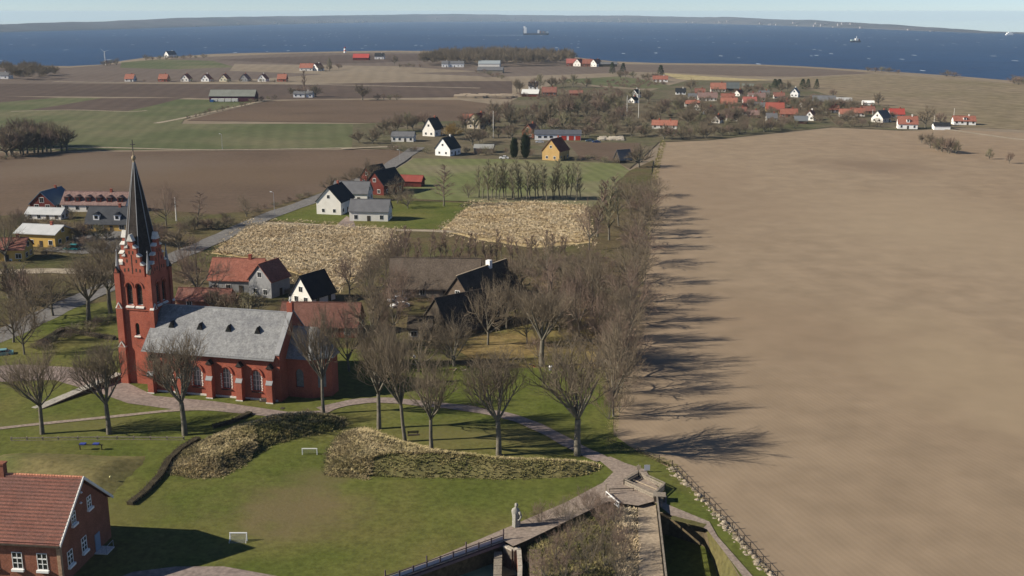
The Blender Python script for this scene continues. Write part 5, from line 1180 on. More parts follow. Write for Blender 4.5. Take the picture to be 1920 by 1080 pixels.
# stone ramp with slabs
def stone_ramp():
    a = P(24, 786); b = P(228, 712); o = thing('stone_ramp', 'pale slabbed ramp with dark supporting side wall climbing to the church square', 'ramp', a, 0)
    d = b - a; L = d.length; o.rotation_euler = (0, 0, math.atan2(d.y, d.x))
    part('side_wall', MB().ext([(0,-1.25,0),(L,-1.25,0),(L,-1.25,1.5),(0,-1.25,.15)], (0,.3,0)), wood_dark, o)
    part('bed', MB().ext([(0,-.94,0),(L,-.94,0),(L,-.94,1.15),(0,-.94,.05)], (0,2.2,0)), earth, o)
    n = 22
    for i in range(n):
        for j in (0, 1):
            x0 = L*i/n + .04; x1 = L*(i+1)/n - .04; z0 = .07 + 1.1*x0/L; z1 = .07 + 1.1*x1/L; y0 = -.93 + j*1.1; y1 = y0 + 1.05
            h = .06 + .03*((i*7+j*3) % 4)/4
            part('slab', MB().add([(x0,y0,z0),(x1,y0,z1),(x1,y1,z1),(x0,y1,z0),(x0,y0,z0+h),(x1,y0,z1+h),(x1,y1,z1+h),(x0,y1,z0+h)], [(3,2,1,0),(4,5,6,7),(0,1,5,4),(1,2,6,5),(2,3,7,6),(3,0,4,7)]), M('ramp_slab', (.30,.28,.24), (.40,.37,.32), .9, fine=3), o)
stone_ramp()
# goals
def goal(u, v, wd, ht, label, net, rz=0):
    o = thing('football_goal', label, 'goal', P(u, v), rz, 'football goals on the lawn')
    part('frame', MB().bar((-wd/2,0,0),(-wd/2,0,ht),.12,.12).bar((wd/2,0,0),(wd/2,0,ht),.12,.12).bar((-wd/2-.06,0,ht+.06),(wd/2+.06,0,ht+.06),.12,.12), white, o)
    part('back_stay', MB().tube((-wd/2,0,ht),(-wd/2,.9,0),.03).tube((wd/2,0,ht),(wd/2,.9,0),.03).tube((-wd/2,.9,.03),(wd/2,.9,.03),.03), white, o)
    n = MB(); k = 18; 
    for i in range(k+1): x = -wd/2 + wd*i/k; n.tube((x,.02,ht),(x,.88,.02),.012 if net else .006,k=3)
    for j in range(7): t = j/7; n.tube((-wd/2,.02+.86*t,ht*(1-t)+.02),(wd/2,.02+.86*t,ht*(1-t)+.02),.012 if net else .006,k=3)
    part('net', n, metal_grey, o, kind='stuff')
goal(581, 857, 2.2, 1.3, 'white football goal in the gap between the two dry grass banks', False)
goal(448, 1019, 2.1, 1.4, 'small football goal with grey net on the lawn near the brick house', True, R(180))
def ball(u, v, z, label, mat):
    m = MB(); pr = [(math.sin(math.pi*i/8)*.16+.001, -math.cos(math.pi*i/8)*.16+.16) for i in range(9)]; m.lathe(pr, 10)
    tag(link('ball', m.mesh('ball', mat, True), None, P(u, v, z)), label, 'ball')
ball(715, 919, 0, 'white ball on the lawn in front of the long dry bank', white)
ball(207, 896, bank3(*P(207,896)[:2]) if bank3(*P(207,896)[:2]) > 0 else 0, 'yellowish ball on the grass slope behind the brick house', M('yellow_plastic', (.6,.55,.25)))

# statue of a robed standing figure on the path corner
sp0 = P(968, 992)
st = thing('statue', 'tall pale granite statue of a cloaked standing figure at the path corner', 'statue', sp0, 0)
m = MB(); rg = []
for z, rx, ry, dx in ((0,.62,.55,.0),(.15,.60,.52,.0),(.7,.53,.46,.0),(1.5,.50,.42,-.02),(2.1,.53,.42,-.05),(2.55,.56,.38,-.08),(2.85,.46,.32,-.09),(3.0,.22,.2,-.06),(3.1,.17,.17,-.02),(3.25,.22,.24,.02),(3.42,.235,.26,.03),(3.58,.18,.2,.0),(3.66,.06,.07,-.02)):
    rg.append([(dx + rx*math.cos(t)*(1+.07*math.cos(5*t)*(1 if z < 2.4 else 0)), ry*math.sin(t)*(1+.07*math.sin(6*t)*(1 if z < 2.4 else 0)), z) for t in [2*math.pi*i/22 for i in range(22)]])
m.rings(rg)
part('figure', m, M('granite', (.25,.235,.20), (.35,.33,.285), 3, fine=9), st, smooth=True)
for sx in (1,):
    a = MB(); ar = [Vector((.38,-.22,2.55)), Vector((.62,-.34,2.0)), Vector((.45,-.5,1.55)), Vector((.2,-.55,1.5))]
    for p_, q_, r0, r1 in zip(ar, ar[1:], (.17,.15,.12), (.15,.12,.09)): a.tube(p_, q_, r0, r1, 10)
    part('sleeve', a, MATS['granite'], st, smooth=True)
fo = MB(); 
for y in (-.28, .05): fo.ext([(-.55,y-.0,.0),(-.15,y-.33,.0),(-.12,y-.3,2.3),(-.5,y+.02,2.4)], (.05,.06,0))
part('cloak_fold', fo, MATS['granite'], st)
part('base', MB().box(-.75,.75,-.7,.7,-.05,.14), MATS['granite'], st)

# railing with pale panels along the garden edge
def railing():
    a = P(722, 1096); b = P(943, 1017); o = thing('railing', 'brown post railing with pale panels along the gravel path above the sunken garden', 'railing', a, 0)
    d = b - a; L = d.length; o.rotation_euler = (0,0,math.atan2(d.y, d.x)); n = 9
    part('kerb', MB().box(-1, L+.1, -.35, .12, -.25, .10), M('purple_brown_kerb', (.15,.11,.12), (.19,.14,.145), 1), o)
    for i in range(n+1):
        x = L*i/n; part('post', MB().box(x-.07, x+.07, -.18, -.04, .10, 1.25 if i % 3 else 1.9), M('railing_brown', (.10,.075,.075)), o)
        if i < n:
            x1 = L*(i+1)/n
            part('top_rail', MB().box(x+.072, x1-.072, -.16, -.06, 1.05, 1.15), MATS['railing_brown'], o)
            part('panel', MB().box(x+.1, x1-.1, -.125, -.10, .18, .95), M('pale_panel', (.42,.40,.43), (.46,.44,.47), 1, rough=.4), o)
            part('bottom_rail', MB().box(x+.072, x1-.072, -.16, -.06, .10, .175), MATS['railing_brown'], o)
railing()
# walls and terraces in the sunken garden
def wall_line(name, label, px, wd, z0, z1, mat, cap=None, seed=0):
    pts = [P(u, v, z1) for u, v in px]; o = thing(name, label, 'wall', pts[0], 0); g = pts[0].copy()
    for a, b in zip(pts, pts[1:]):
        d = (b - a).normalized(); nn = Vector((-d.y, d.x, 0)) * wd/2
        pr = [a-nn-g, b-nn-g, b+nn-g, a+nn-g]
        part('wall', MB().ext([(p.x, p.y, z0-g.z) for p in pr], (0,0,z1-z0-.16)), mat, o)
        L = (b-a).length; n = max(1, int(L/.7)); r = random.Random(seed)
        for i in range(n):
            c0 = a.lerp(b, i/n) + d*.02 - g; c1 = a.lerp(b, (i+1)/n) - d*.02 - g; h = r.uniform(-.03,.03)
            m = MB().ext([(p.x, p.y, -.158) for p in (c0-nn*1.12, c1-nn*1.12, c1+nn*1.12, c0+nn*1.12)], (0,0,.16+h)); part('cap_stone', m, cap or stone, o)
    return o
mcap = M('cap_stone', (.36,.31,.25), (.46,.41,.34), .9, fine=4)
wall_line('garden_wall', 'long pale capped wall running down the sunken garden below the statue', [(973,1030),(975,1060),(974,1110)], .5, -3.2, .1, brick2, mcap, 1)
wall_line('garden_wall', 'short pale capped wall closing the corner under the statue platform', [(946,1022),(962,1030),(975,1027)], .5, -3.2, .05, M('dark_stone', (.12,.10,.08), (.16,.135,.11), 1, fine=4), mcap, 2)
wall_line('garden_wall', 'dark terrace wall in the garden corner left of the pale capped wall', [(934,1034),(932,1112)], .9, -3.2, -.6, MATS['dark_stone'], wood_grey, 3)
tag(link('terrace_board', MB().box(-.75,.75,-8.5,0,-.4,.0).mesh('terrace_board', M('brown_boards', (.16,.115,.085), (.20,.15,.11), 1, fine=5)), None, P(1003,1030,-.2)), 'flat brown boarded strip beside the pale capped garden wall', 'boardwalk')
basin = thing('water_basin', 'shallow pale green basin at the foot of the railing wall', 'basin', P(895,1078,-3.0), R(18))
part('rim', MB().box(-5,5,-2.2,2.2,-.2,.25), wood_dark, basin); part('water', MB().box(-4.7,4.7,-1.9,1.9,.251,.27), M('algae_water', (.20,.27,.18), (.26,.33,.23), .5, rough=.2), basin)
# palisade on the right edge of the rampart walk
def palisade():
    a = P(1231, 944, .03); b = P(1249, 1104, .03); o = thing('palisade', 'long dark board fence on the rampart edge shading the sunken grass', 'fence', a, 0)
    d = b - a; L = d.length; o.rotation_euler = (0,0,math.atan2(d.y, d.x)); n = int(L/2.2)
    for i in range(n+1): x = L*i/n; part('post', MB().box(x-.08, x+.08, -.08, .08, -3.2, 1.25), wood_dark, o)
    part('wall', MB().box(0, L, -.14, -.085, -3.2, .05), M('rampart_side', (.07,.06,.045), (.10,.085,.06), 1, fine=4), o)
    for i in range(n):
        for z in (.38, .82): part('board', MB().box(L*i/n+.09, L*(i+1)/n-.09, -.03, .03, z, z+.40), wood_dark, o)
    part('top_rail', MB().box(-.1, L, -.11, .11, 1.252, 1.33), wood_grey, o)
palisade()
# timber pen
def pen():
    c = [P(u, v) for u, v in ((1170,914),(1197,899),(1246,922),(1226,940))]; o = thing('timber_pen', 'small timber board enclosure over a pit at the path end', 'enclosure', c[0], 0); g = c[0]
    for i in range(4):
        a = c[i] - g; b = c[(i+1) % 4] - g; d = (b-a).normalized()
        part('post', MB().box(a.x-.09, a.x+.09, a.y-.09, a.y+.09, 0, 1.3), wood_dark, o)
        for z in (.25, .6, .95):
            part('plank', MB().bar(a + d*.12 + Vector((0,0,z)), b - d*.12 + Vector((0,0,z)), .06, .30), wood_grey, o)
        part('top_plank', MB().bar(a + Vector((0,0,1.33)), b + Vector((0,0,1.33)), .24, .05), wood_grey, o)
    q = [v - g for v in c]; cc = sum(q, Vector())/4; q = [cc + (v-cc)*.94 for v in q]
    part('pit_ground', MB().add([(v.x, v.y, .03) for v in q], [(0,1,2,3)]), earth, o)
    part('inner_rail', MB().bar(q[1].lerp(q[0],.5)+Vector((0,0,.7)), q[2].lerp(q[3],.4)+Vector((0,0,.7)), .08, .1), wood_pale, o)
pen()
po = P(1236, 944); pb = thing('gate_box', 'square dark timber gate box at the top of the board fence', 'gate', po, R(-6))
part('body', MB().box(-.75,.75,-.6,.6,0,1.3), wood_dark, pb); part('lid', MB().box(-.85,.85,-.7,.7,1.301,1.38), wood_grey, pb)
for x in (-.4, .1): part('plank', MB().box(x, x+.4, -.66, -.603, .1, 1.2), wood_grey, pb)
# white barrier
bo = P(1136, 934); br = thing('barrier', 'white slanting frame barrier beside the path bend', 'barrier', bo, 0)
e1 = P(1160, 954) - bo
part('frame', MB().bar((0,0,1.0), e1 + Vector((0,0,.9)), .1, .1).bar((0,0,.2), e1 + Vector((0,0,.25)), .1, .1).bar((0,0,0),(0,0,1.05),.1,.1).bar(e1, e1+Vector((0,0,1.0)),.1,.1).bar((0,0,.2), e1*.5+Vector((0,0,.95)),.07,.07).bar(e1*.5+Vector((0,0,.95)), e1+Vector((0,0,.25)),.07,.07), white, br)
part('post', MB().box(-.09,.09,.12,.3,0,2.1), wood_pale, br)
part('side_rail', MB().bar((.5,1.0,.9),(4.0,1.3,.9),.08,.1).bar((.6,1.0,0),(.6,1.0,.9),.08,.08).bar((3.9,1.3,0),(3.9,1.3,.9),.08,.08), wood_dark, br)
sgn = thing('information_board', 'pair of pale information boards on posts at the field corner', 'sign', P(1206, 890), 0)
for x in (-.7, .5): part('post', MB().box(x-.06,x+.06,-.05,.05,0,1.6), wood_grey, sgn)
part('board', MB().box(.1,.95,-.09,-.052,.7,1.55), M('pale_board', (.42,.43,.45)), sgn); part('board', MB().box(-1.0,-.4,-.09,-.052,.8,1.45), wood_pale, sgn)
# stone bank with leaning post fence along the field
line_px = [(1256,880),(1285,912),(1310,935),(1340,968),(1372,1004),(1405,1042),(1452,1092)]
def stone_bank():
    pts = [P(*q) for q in line_px]; o = thing('stone_bank', 'rubble bank of pale field stones between grass verge and ploughed field', 'stone bank', pts[0], 0); g = pts[0]; r = random.Random(5)
    prot = []
    for k in range(6):
        m = MB(); pr = [(.03,-.5),(.38,-.42),(.5,-.1),(.47,.2),(.3,.42),(.03,.5)]; m.lathe(pr, 7); m.v = [(x*r.uniform(.8,1.15), y*r.uniform(.8,1.15), z*r.uniform(.75,1.1)) for x, y, z in m.v]; prot.append(m.mesh('stone', M('field_stone', (.24,.195,.14), (.40,.34,.26), 1.2, fine=5)))
    cum = [0]
    for a, b in zip(pts, pts[1:]): cum.append(cum[-1] + (b-a).length)
    def at(t):
        t *= cum[-1]
        for i in range(len(pts)-1):
            if t <= cum[i+1]: return pts[i].lerp(pts[i+1], (t-cum[i])/(cum[i+1]-cum[i])), (pts[i+1]-pts[i]).normalized()
        return pts[-1], (pts[-1]-pts[-2]).normalized()
    for i in range(290):
        t = r.random(); c, d = at(t); nn = Vector((-d.y, d.x, 0)); f = r.uniform(-1, 1); c = c + nn*f*.95 - g; s = r.choice((.25,.35,.45,.6,.75)) * r.uniform(.8, 1.2)
        c.z = .1 + .45*(1-abs(f)) * r.random(); q = link('stone', prot[i % 6], o, c); q.scale = (s*1.2, s, s*.75); q.rotation_euler = (r.uniform(-.4,.4), r.uniform(-.4,.4), r.uniform(0,6.28))
    small = MB()
    for i in range(700):
        c, d = at(r.random()); nn = Vector((-d.y, d.x, 0)); f = r.uniform(-1.15, 1.15); c = c + nn*f - g; s = r.uniform(.08,.2); z = .5*max(0,1-abs(f))
        small.box(c.x-s, c.x+s, c.y-s, c.y+s, 0, z*r.random() + s)
    part('rubble', small, M('rubble_earth', (.20,.165,.11), (.30,.25,.18), 1.2, fine=4), o, kind='stuff')
    base = MB(); top = []; n = 30
    for i in range(n+1):
        c, d = at(i/n); nn = Vector((-d.y, d.x, 0)); top.append([c-nn*1.15-g, c-nn*.45-g+Vector((0,0,.35)), c+nn*.45-g+Vector((0,0,.35)), c+nn*1.15-g])
    for a, b in zip(top, top[1:]): base.add(a + b, [(i, i+1, 4+i+1, 4+i) for i in range(3)])
    part('earth_core', base, M('dry_verge', (.24,.185,.10), (.30,.24,.14), .8, fine=3), o)
    f = thing('post_fence', 'dark leaning post and wire fence on the rubble bank beside the field', 'fence', g, 0); last = None
    for i in range(19):
        c, d = at(i/18); nn = Vector((-d.y, d.x, 0)); c = c + nn*(.35) - g; tl = Vector((r.uniform(-.12,.12), r.uniform(-.1,.1), 1.35))
        part('post', MB().tube(c + Vector((0,0,-.1)), c + tl, .085, .07, 6), wood_dark, f)
        if last:
            for h in (.55, .98): part('wire', MB().tube(last[0] + last[1]*h/1.35*1.0, c + tl*h/1.35, .028, k=4), wood_dark, f)
        last = (c, tl)
stone_bank()
rail_fence('post_fence', 'short post fence between the path bend and the ploughed field', 'fence', [(1140,832),(1166,842),(1196,852),(1236,866)], 1.1, (.5,.9), wood_dark, 3.0, .1, .04, .05)

# ------------------------------------------------------------------ playground, benches and small things by the church
def bench(u, v, rz, label):
    o = thing('bench', label, 'bench', P(u, v), R(rz), 'benches by the church')
    for y in (-.2, 0, .2): part('seat_slat', MB().box(-.9,.9,y-.08,y+.08,.42,.47), wood_dark, o)
    for z in (.6, .8): part('back_slat', MB().box(-.9,.9,.3,.35,z,z+.15), wood_dark, o)
    for x in (-.7, .7): part('leg', MB().box(x-.05,x+.05,-.25,.3,0,.42).box(x-.05,x+.05,.305,.36,0,.95), steel_dark, o)
bench(461, 752, -13, 'dark bench by the nave wall under the third window'); bench(496, 757, -13, 'dark bench by the nave corner buttress')
bench(775, 820, 10, 'dark bench on the lawn between two lindens')
def slab_stone(u, v, label):
    o = thing('gravestone', label, 'gravestone', P(u, v), R(-10)); part('slab', MB().box(-1.0,.7,-.5,.5,0,.35), white, o); part('block', MB().box(.75,1.3,-.4,.4,0,.45), wood_dark, o)
slab_stone(519, 769, 'white lying stone slab with dark block before the choir corner')
def bush(u, v, h, w_, label): tree('shrub0', u, v, 0, 0, label, None, 'shrub', 'shrub', hm=h, wm=w_)
bush(577, 777, 1.2, 1.6, 'small round reddish bush on the gravel at the choir')
def sandpit(u, v, r_, label, rough):
    o = thing('sandpit', label, 'sandpit', P(u, v), 0, 'sandpits in the park'); rr = random.Random(u)
    rg_ = [[(math.cos(t)*r_*k*(1+.12*math.sin(3*t)), math.sin(t)*r_*.8*k, z) for t in [2*math.pi*i/16 for i in range(16)]] for k, z in ((1,.0),(.9,.12),(.5,.22),(.1,.25))]
    part('sand', MB().rings(rg_), M('pink_sand', (.42,.27,.19), (.5,.34,.25), 1, fine=4), o)
    for i in range(4): x = rr.uniform(-.6,.6)*r_; y = rr.uniform(-.5,.5)*r_; part('log', MB().tube((x,y,.25),(x+rr.uniform(-1,1),y+rr.uniform(-.5,.5),.3 + rr.random()*.6),.11,k=7), [falu, wood_pale][i % 2], o)
sandpit(855, 699, 1.6, 'small pink sand patch with a tilted post on the park lawn', 0); sandpit(922, 728, 2.4, 'larger pink sand patch behind the broad linden', 1); sandpit(756, 688, 1.9, 'pink sand patch near the pale timber shed', 1)
sandpit(1000, 690, 1.3, 'reddish sand patch at the foot of the lone linden on the dry lawn edge', 1)
bn = thing('litter_bin', 'pale grey litter bin beside the lone linden on the dry lawn edge', 'bin', P(1032,697), 0)
part('drum', MB().lathe([(.3,.05),(.34,.1),(.36,.95),(.33,1.0)], 12), metal_grey, bn); part('lid', MB().lathe([(.4,1.0),(.36,1.1),(.1,1.18)], 12), white, bn)
mk = thing('marker_stone', 'small white stone ornament on the park lawn behind the pink sand', 'stone', P(776,672), 0); part('stone', MB().lathe([(.35,0),(.38,.3),(.2,.6),(.05,.7)], 8), white, mk)
pl = thing('play_frame', 'low play frame with two blue seats behind the grassy mound', 'play equipment', P(170,842,.5), 0)
part('beam', MB().bar((-1.8,0,.7),(1.9,0,.7),.12,.12), wood_dark, pl)
for x in (-1.1, .9): part('seat', MB().box(x-.45,x+.45,-.3,.3,.78,.95), M('blue_plastic', (.05,.07,.28)), pl)
for x in (-1.6, 1.7): part('leg', MB().box(x-.06,x+.06,-.06,.06,-.8,.64), wood_dark, pl)
def lamp(u, v, vt, label, glow=False):
    p = P(u, v); h = top_z(p, vt); o = thing('street_lamp', label, 'street lamp', p, R(-20))
    part('pole', MB().tube((0,0,0),(0,0,h-.2),.09,.06,8), metal_grey, o); part('arm', MB().tube((0,0,h-.2),(-.8,0,h),.05,k=6), metal_grey, o)
    part('lamp_head', MB().box(-1.3,-.6,-.16,.16,h-.06,h+.14), roof_pale, o)
lamp(515, 404, 360, 'slim street lamp on the verge where the road passes the white gabled house')
lamp(417, 281, 251, 'slim lamp post alone at the edge of the green wheat field')
lamp(750, 302, 281, 'lamp post on the road side by the pale green field')
def pole(u, v, vt, label, r_=.12, name='flagpole', cat='flagpole'):
    p = P(u, v); h = top_z(p, vt); o = thing(name, label, cat, p)
    part('pole', MB().tube((0,0,0),(0,0,h),r_,r_*.6,8), off_white, o); part('knob', MB().lathe([(.05,h),(.2,h+.15),(.05,h+.3)], 8), off_white, o); part('foot', MB().box(-.3,.3,-.3,.3,0,.4), metal_grey, o)
pole(331, 416, 372, 'thick pale pole in the green garden behind the spire', .22); pole(925, 260, 209, 'tall white flagpole in the garden of the white cottage', .16)
pole(1175, 226, 180, 'pale mast rising from the tangled wood before the village', .2, 'mast', 'mast'); pole(1197, 222, 168, 'second thinner pale mast in the tangled wood', .16, 'mast', 'mast'); pole(1636, 216, 206, 'white pole next to the charcoal roofed house', .15); pole(1788, 222, 204, 'pale flagpole beside the outlying red roofed bungalow', .15); pole(1751, 234, 216, 'white pole between large bare tree and white garage', .15)
def car(u, v, rz, label, paint, group=None, van=False):
    o = thing('parked_van' if van else 'parked_car', label, 'van' if van else 'car', P(u, v), R(rz), group)
    hh = 1.9 if van else 1.42
    body = MB(); prof = [(-2.1,.35),(-2.15,.75),(-1.9,.88),(-1.0,.92),(1.3,.95),(2.05,.85),(2.12,.4),(1.9,.28),(-1.9,.28)]
    body.ext([(x,-.84,z) for x, z in prof], (0,1.68,0)); part('body', body, paint, o)
    cab = MB(); lo = [(-1.15,-.78),(1.75 if van else 1.45,-.78),(1.75 if van else 1.45,.78),(-1.15,.78)]; hi = [(-.5,-.62),(1.6 if van else .95,-.62),(1.6 if van else .95,.62),(-.5,.62)]
    cab.rings([[(x,y,.9) for x, y in lo], [(x,y,hh-.08) for x, y in hi]]); part('cabin', cab, glass, o)
    part('roof_panel', MB().rings([[(x*1.02,y*1.02,hh-.079) for x, y in hi], [(x*.95,y*.93,hh) for x, y in hi]]), paint, o)
    for x in (-1.3, 1.3):
        for y in (-.86, .86):
            wl_ = part('wheel', MB().tube((x,y-.1,.32),(x,y+.1,.32),.32,k=14), rubber, o); part('rim', MB().tube((x,y-.12,.32),(x,y+.12,.32),.18,k=10), metal_grey, wl_)
    for y in (-.55, .55): part('headlight', MB().box(-2.17,-2.1,y-.18,y+.18,.62,.76), white, o)
teal = M('teal_paint', (.02,.22,.23), rough=.3, spec=.5); silver = M('silver_paint', (.45,.46,.48), rough=.35, spec=.5); mint = M('pale_teal_paint', (.16,.33,.33), rough=.3, spec=.5)
car(135, 470, -8, 'teal van parked at the end of the driveway before yellow houses', teal, van=True); car(4, 668, 20, 'pale teal car parked on the square at the churchyard edge', mint)
car(945, 298, -5, 'white car on the track along the top of the pale green field', white)
car(8, 488, 5, 'silver car in front of the small yellow cottage by the side road', silver); car(30, 490, 5, 'pale car beside the silver one near the dark trunked tree', off_white)
car(745, 566, 28, 'silver grey car in the yard of the long thatched barn', silver); car(750, 577, 26, 'white car parked close behind the silver grey car in the barn yard', white)
car(1106, 266, 4, 'dark car by the end of the white garage with red doors', roof_blue); car(1118, 268, 4, 'blue car on the rubble yard beyond the white garage', M('blue_paint', (.03,.06,.16), rough=.3)); car(1012, 268, -4, 'silver car at the brick house end of the garages', silver)
tp_ = thing('tarpaulin', 'crumpled silver tarpaulin spread on the ground beside the dark thatched stable', 'tarpaulin', P(902,592), R(-8)); mt = MB(); nx, ny = 14, 7
mt.add([(-3.2+6.4*i/nx, -1.6+3.2*j/ny, .9 + .35*nz(i*1.3, j*1.7, .6) + .2*((i+j) % 2) - .5*j/ny) for j in range(ny+1) for i in range(nx+1)], [(j*(nx+1)+i, j*(nx+1)+i+1, (j+1)*(nx+1)+i+1, (j+1)*(nx+1)+i) for j in range(ny) for i in range(nx)])
part('sheet', mt, M('silver_sheet', (.5,.5,.52), (.62,.62,.64), 1, rough=.35), tp_); part('stack_below', MB().box(-3,3,-1.4,1.4,0,.3), wood_dark, tp_)
rub = MB(); rr = random.Random(9)
for i in range(160):
    q = P(rr.uniform(1122,1168), rr.uniform(259,264)); s = rr.uniform(.2,.9); rub.box(q.x-s,q.x+s,q.y-s*2,q.y+s*2,0,s*1.2)
link('rubble_heap', rub.mesh('rubble_heap', M('pale_rubble', (.4,.35,.27), (.5,.44,.36), .3)), kind='stuff')
rub = MB()
for i in range(160):
    q = P(rr.uniform(858,960), rr.uniform(180,184)); s = rr.uniform(.4,1.6); rub.box(q.x-s*2,q.x+s*2,q.y-s*2,q.y+s*2,0,s*1.3)
link('spoil_heap', rub.mesh('spoil_heap', M('pale_spoil', (.34,.27,.19), (.42,.34,.25), .1)), kind='stuff')

# ------------------------------------------------------------------ coast and sea
lh = thing('lighthouse', 'small white lighthouse with red band on the far cliff edge', 'lighthouse', P(647,99), 0)
part('tower', MB().lathe([(2.2,0),(1.9,4),(1.7,7)], 14), white, lh); part('band', MB().lathe([(2.05,2.6),(1.96,4.0)], 14), redpaint, lh); part('lantern', MB().lathe([(1.3,7),(1.3,8.4)], 10), glass, lh); part('cap', MB().lathe([(1.6,8.4),(.2,9.6)], 10), redpaint, lh)
wt = thing('wind_turbine', 'small white wind turbine on the cliff above the sea', 'wind turbine', P(198,122), 0)
part('tower', MB().tube((0,0,0),(0,0,16),.45,.25,10), white, wt); part('nacelle', MB().box(-.5,.5,-.9,.9,16,16.9), white, wt)
for k in range(3): a = R(20+120*k); part('blade', MB().ext([(0,-1,16.4),(math.cos(a+.07)*2,-1,16.4+math.sin(a+.07)*2),(math.cos(a)*7.5,-1,16.4+math.sin(a)*7.5),(math.cos(a-.05)*2,-1,16.4+math.sin(a-.05)*2)], (0,.15,0)), white, wt)
def hull(L, B, D, mat, o):
    m = MB(); rg_ = []
    for z, f in ((-.5,.90),(D*.5,.97),(D,1.0)): rg_.append([(-L/2*f,-B/2*f,z),(-L/2*f,B/2*f,z),(L*.36,B/2*f,z),(L/2*f,0,z),(L*.36,-B/2*f,z)])
    m.rings(rg_); part('hull', m, mat, o)
navy = M('hull_navy', (.035,.035,.06)); 
cs = thing('container_ship', 'long dark container ship with tall white bridge aft steaming on the sound', 'ship', P(1005,65.5,SEA), 0)
hull(124, 20, 8, navy, cs)
part('bridge', MB().box(-57,-44,-9,9,8,34).box(-59,-50,-3,3,34,39), white, cs); part('funnel', MB().box(-60.5,-57.5,-2,2,8,30), navy, cs); part('deckhouse', MB().box(8,16,-8,8,8,22), white, cs); part('foredeck', MB().box(48,56,-6,6,8,15), off_white, cs)
for i, (x, h_, mt_) in enumerate(((20,16,tile_old),(27,17,roof_blue),(34,15,tile_pink),(41,16,roof_grey))): part('container_stack', MB().box(x-3.2,x+3,-8,8,8,h_+2), mt_, cs)
wk = MB(); a = P(870,66,SEA+.3); b = P(980,66,SEA+.3); wk.add([(a.x,a.y-6,SEA+.3),(b.x,b.y-16,SEA+.3),(b.x,b.y+22,SEA+.3),(a.x,a.y+5,SEA+.3)], [(0,1,2,3)])
link('wake', wk.mesh('wake', M('foam', (.30,.38,.45), (.62,.66,.7), .02, thr=(.4,.6))), kind='stuff')
tg = thing('tug', 'small work ship with white wheelhouse and mast on the open water', 'ship', P(1604,79,SEA), R(4)); hull(40, 11, 5, navy, tg)
part('wheelhouse', MB().box(-2,8,-4,4,5,13), white, tg); part('mast', MB().tube((3,0,13),(3,0,22),.8,.4,6), white, tg); part('aft_deck', MB().box(-17,-6,-4,4,5,9), M('green_white', (.5,.6,.52)), tg); part('bow_house', MB().box(10,15,-3,3,5,10), redpaint, tg)
fy = thing('ferry', 'white ferry at the far end of the opposite coast', 'ship', P(1893,66,SEA), R(3)); hull(38, 11, 5, white, fy); part('cabin', MB().box(-14,12,-5,5,5,11), white, fy); part('upper_cabin', MB().box(-8,6,-4,4,11.002,14), white, fy)

def under(name, poly, n, h0, h1, seed, mat):
    rp = random.Random(seed); pp = [tuple(P(*q)[:2]) for q in poly]; xs = [q[0] for q in pp]; ys = [q[1] for q in pp]; VV = []; QQ = []; o = 0; c = 0
    while c < n:
        x = rp.uniform(min(xs), max(xs)); y = rp.uniform(min(ys), max(ys))
        if not in_poly(x, y, pp): continue
        V, Q = TREES['farshrub%d' % (c % 3)][3]; h = rp.uniform(h0, h1); w0 = h * rp.uniform(1, 1.5) / TREES['farshrub%d' % (c % 3)][2]
        VV.append(V * [w0, w0, h] + [x, y, 0]); QQ.append(Q + o); o += len(V); c += 1
    link(name, np_mesh(name, np.concatenate(VV), np.concatenate(QQ), mat), kind='stuff')
under('undergrowth', [(930,240),(1000,205),(1130,190),(1230,195),(1290,180),(1340,195),(1440,200),(1560,205),(1560,230),(1490,240),(1340,256),(1240,258),(1100,255),(1000,252)], 420, 2, 4.5, 3, twig)
under('undergrowth', [(960,178),(1110,168),(1150,150),(1240,152),(1250,160),(1120,180),(1000,190)], 110, 2, 4.5, 4, twig_red)
under('undergrowth', [(680,540),(760,505),(960,500),(1150,480),(1180,600),(1150,690),(1000,600),(960,560),(720,600)], 200, 1.2, 3.0, 5, twig_red)
under('undergrowth', [(320,580),(330,500),(420,490),(470,520),(560,560),(620,590),(520,610),(400,600)], 90, 1, 2.4, 6, twig)
under('undergrowth', [(30,470),(130,430),(240,450),(240,475),(100,490)], 70, 1, 2.4, 7, twig)

# small relief on the near lawn and the near field
lawn_px = [(290,1060),(250,960),(420,900),(610,910),(900,915),(1120,905),(960,985),(740,1075),(520,1076),(420,1056)]
tufts('grass_tufts', lawn_px, 5200, .13, M('grass_blades', (.075,.10,.022), (.125,.13,.04), .3, fine=1.5, fa=.3), None, 21, 7)
tufts('grass_tufts', [(0,800),(330,775),(420,800),(340,822),(0,826)], 1200, .14, MATS['grass_blades'], None, 22, 7)
tufts('grass_tufts', [(660,770),(880,772),(1010,810),(1090,850),(930,852),(760,830)], 2200, .15, MATS['grass_blades'], None, 23, 7)
tufts('grass_tufts', [(640,700),(760,680),(900,690),(1140,700),(1130,840),(1030,800),(900,755),(720,742)], 2600, .18, MATS['grass_blades'], None, 24, 7)
tufts('dry_grass', [(1136,850),(1138,790),(1150,720),(1165,690),(1172,700),(1158,780),(1156,840),(1200,846),(1262,870),(1290,905),(1250,872),(1190,856)], 900, .5, tuft_mix, None, 25)
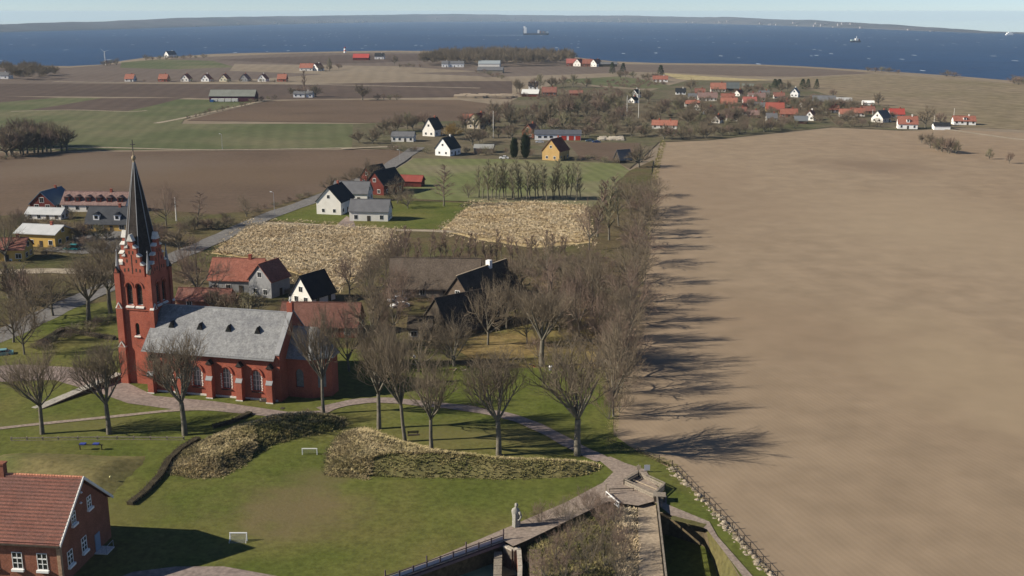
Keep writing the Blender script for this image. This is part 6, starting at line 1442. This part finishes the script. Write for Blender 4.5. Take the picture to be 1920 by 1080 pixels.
tufts('dry_grass', [(1180,600),(1205,470),(1222,330),(1240,262),(1248,268),(1232,340),(1216,480),(1192,610)], 700, .8, tuft_mix, None, 26)
def clods(px, n, seed):
    r = np.random.default_rng(seed); poly = [tuple(P(*p)[:2]) for p in px]; xs = [p[0] for p in poly]; ys = [p[1] for p in poly]; pts = []
    while len(pts) < n:
        x = r.uniform(min(xs), max(xs)); y = r.uniform(min(ys), max(ys))
        if in_poly(x, y, poly): pts.append((x, y, .25))
    c = np.array(pts); s_ = (r.uniform(.05, .13, n) * np.where(r.random(n) < .04, 2.2, 1))[:, None]; a = r.uniform(0, 6.28, n)[:, None]
    V = np.stack([c + s_*np.concatenate([np.cos(a+k*2.094), np.sin(a+k*2.094), np.zeros((n,1))-.6], 1) for k in range(3)] + [c + s_*np.array([[0,0,.7]])], 1).reshape(-1, 3)
    k = np.arange(n)[:, None]*4; T = np.concatenate([k+[0,1,3], k+[1,2,3], k+[2,0,3]])
    return V, T
zf = ZS[0]
V, T = clods([(1215,860),(1480,700),(1930,640),(1930,1090),(1460,1090),(1340,950)], 26000, 31); V[:, 2] += .0
link('soil_clods', np_mesh('soil_clods', V - np.array([0,0,.25-.2]) , T, tan, True), kind='stuff')

tufts('dry_grass', [(380,480),(460,412),(560,414),(760,428),(750,470),(700,512),(630,560),(545,530),(460,500)], 1300, .8, tuft_gold, None, 41)
tufts('dry_grass', [(812,436),(878,376),(1000,372),(1108,384),(1120,465),(1000,474),(890,462)], 900, .8, tuft_gold, None, 42)
tufts('dry_grass', [(300,900),(318,850),(360,828),(430,800),(500,782),(580,772),(650,780),(680,800),(640,822),(560,840),(500,860),(460,890),(415,908),(350,912)], 500, .35, tuft_mix, None, 43)

under('undergrowth', [(1285,182),(1340,176),(1440,182),(1560,196),(1640,206),(1700,225),(1690,240),(1560,232),(1490,236),(1340,250),(1260,245)], 170, 4, 7.5, 8, twig)
under('undergrowth', [(30,420),(130,405),(240,410),(240,440),(60,450)], 26, 2.5, 5, 9, twig)
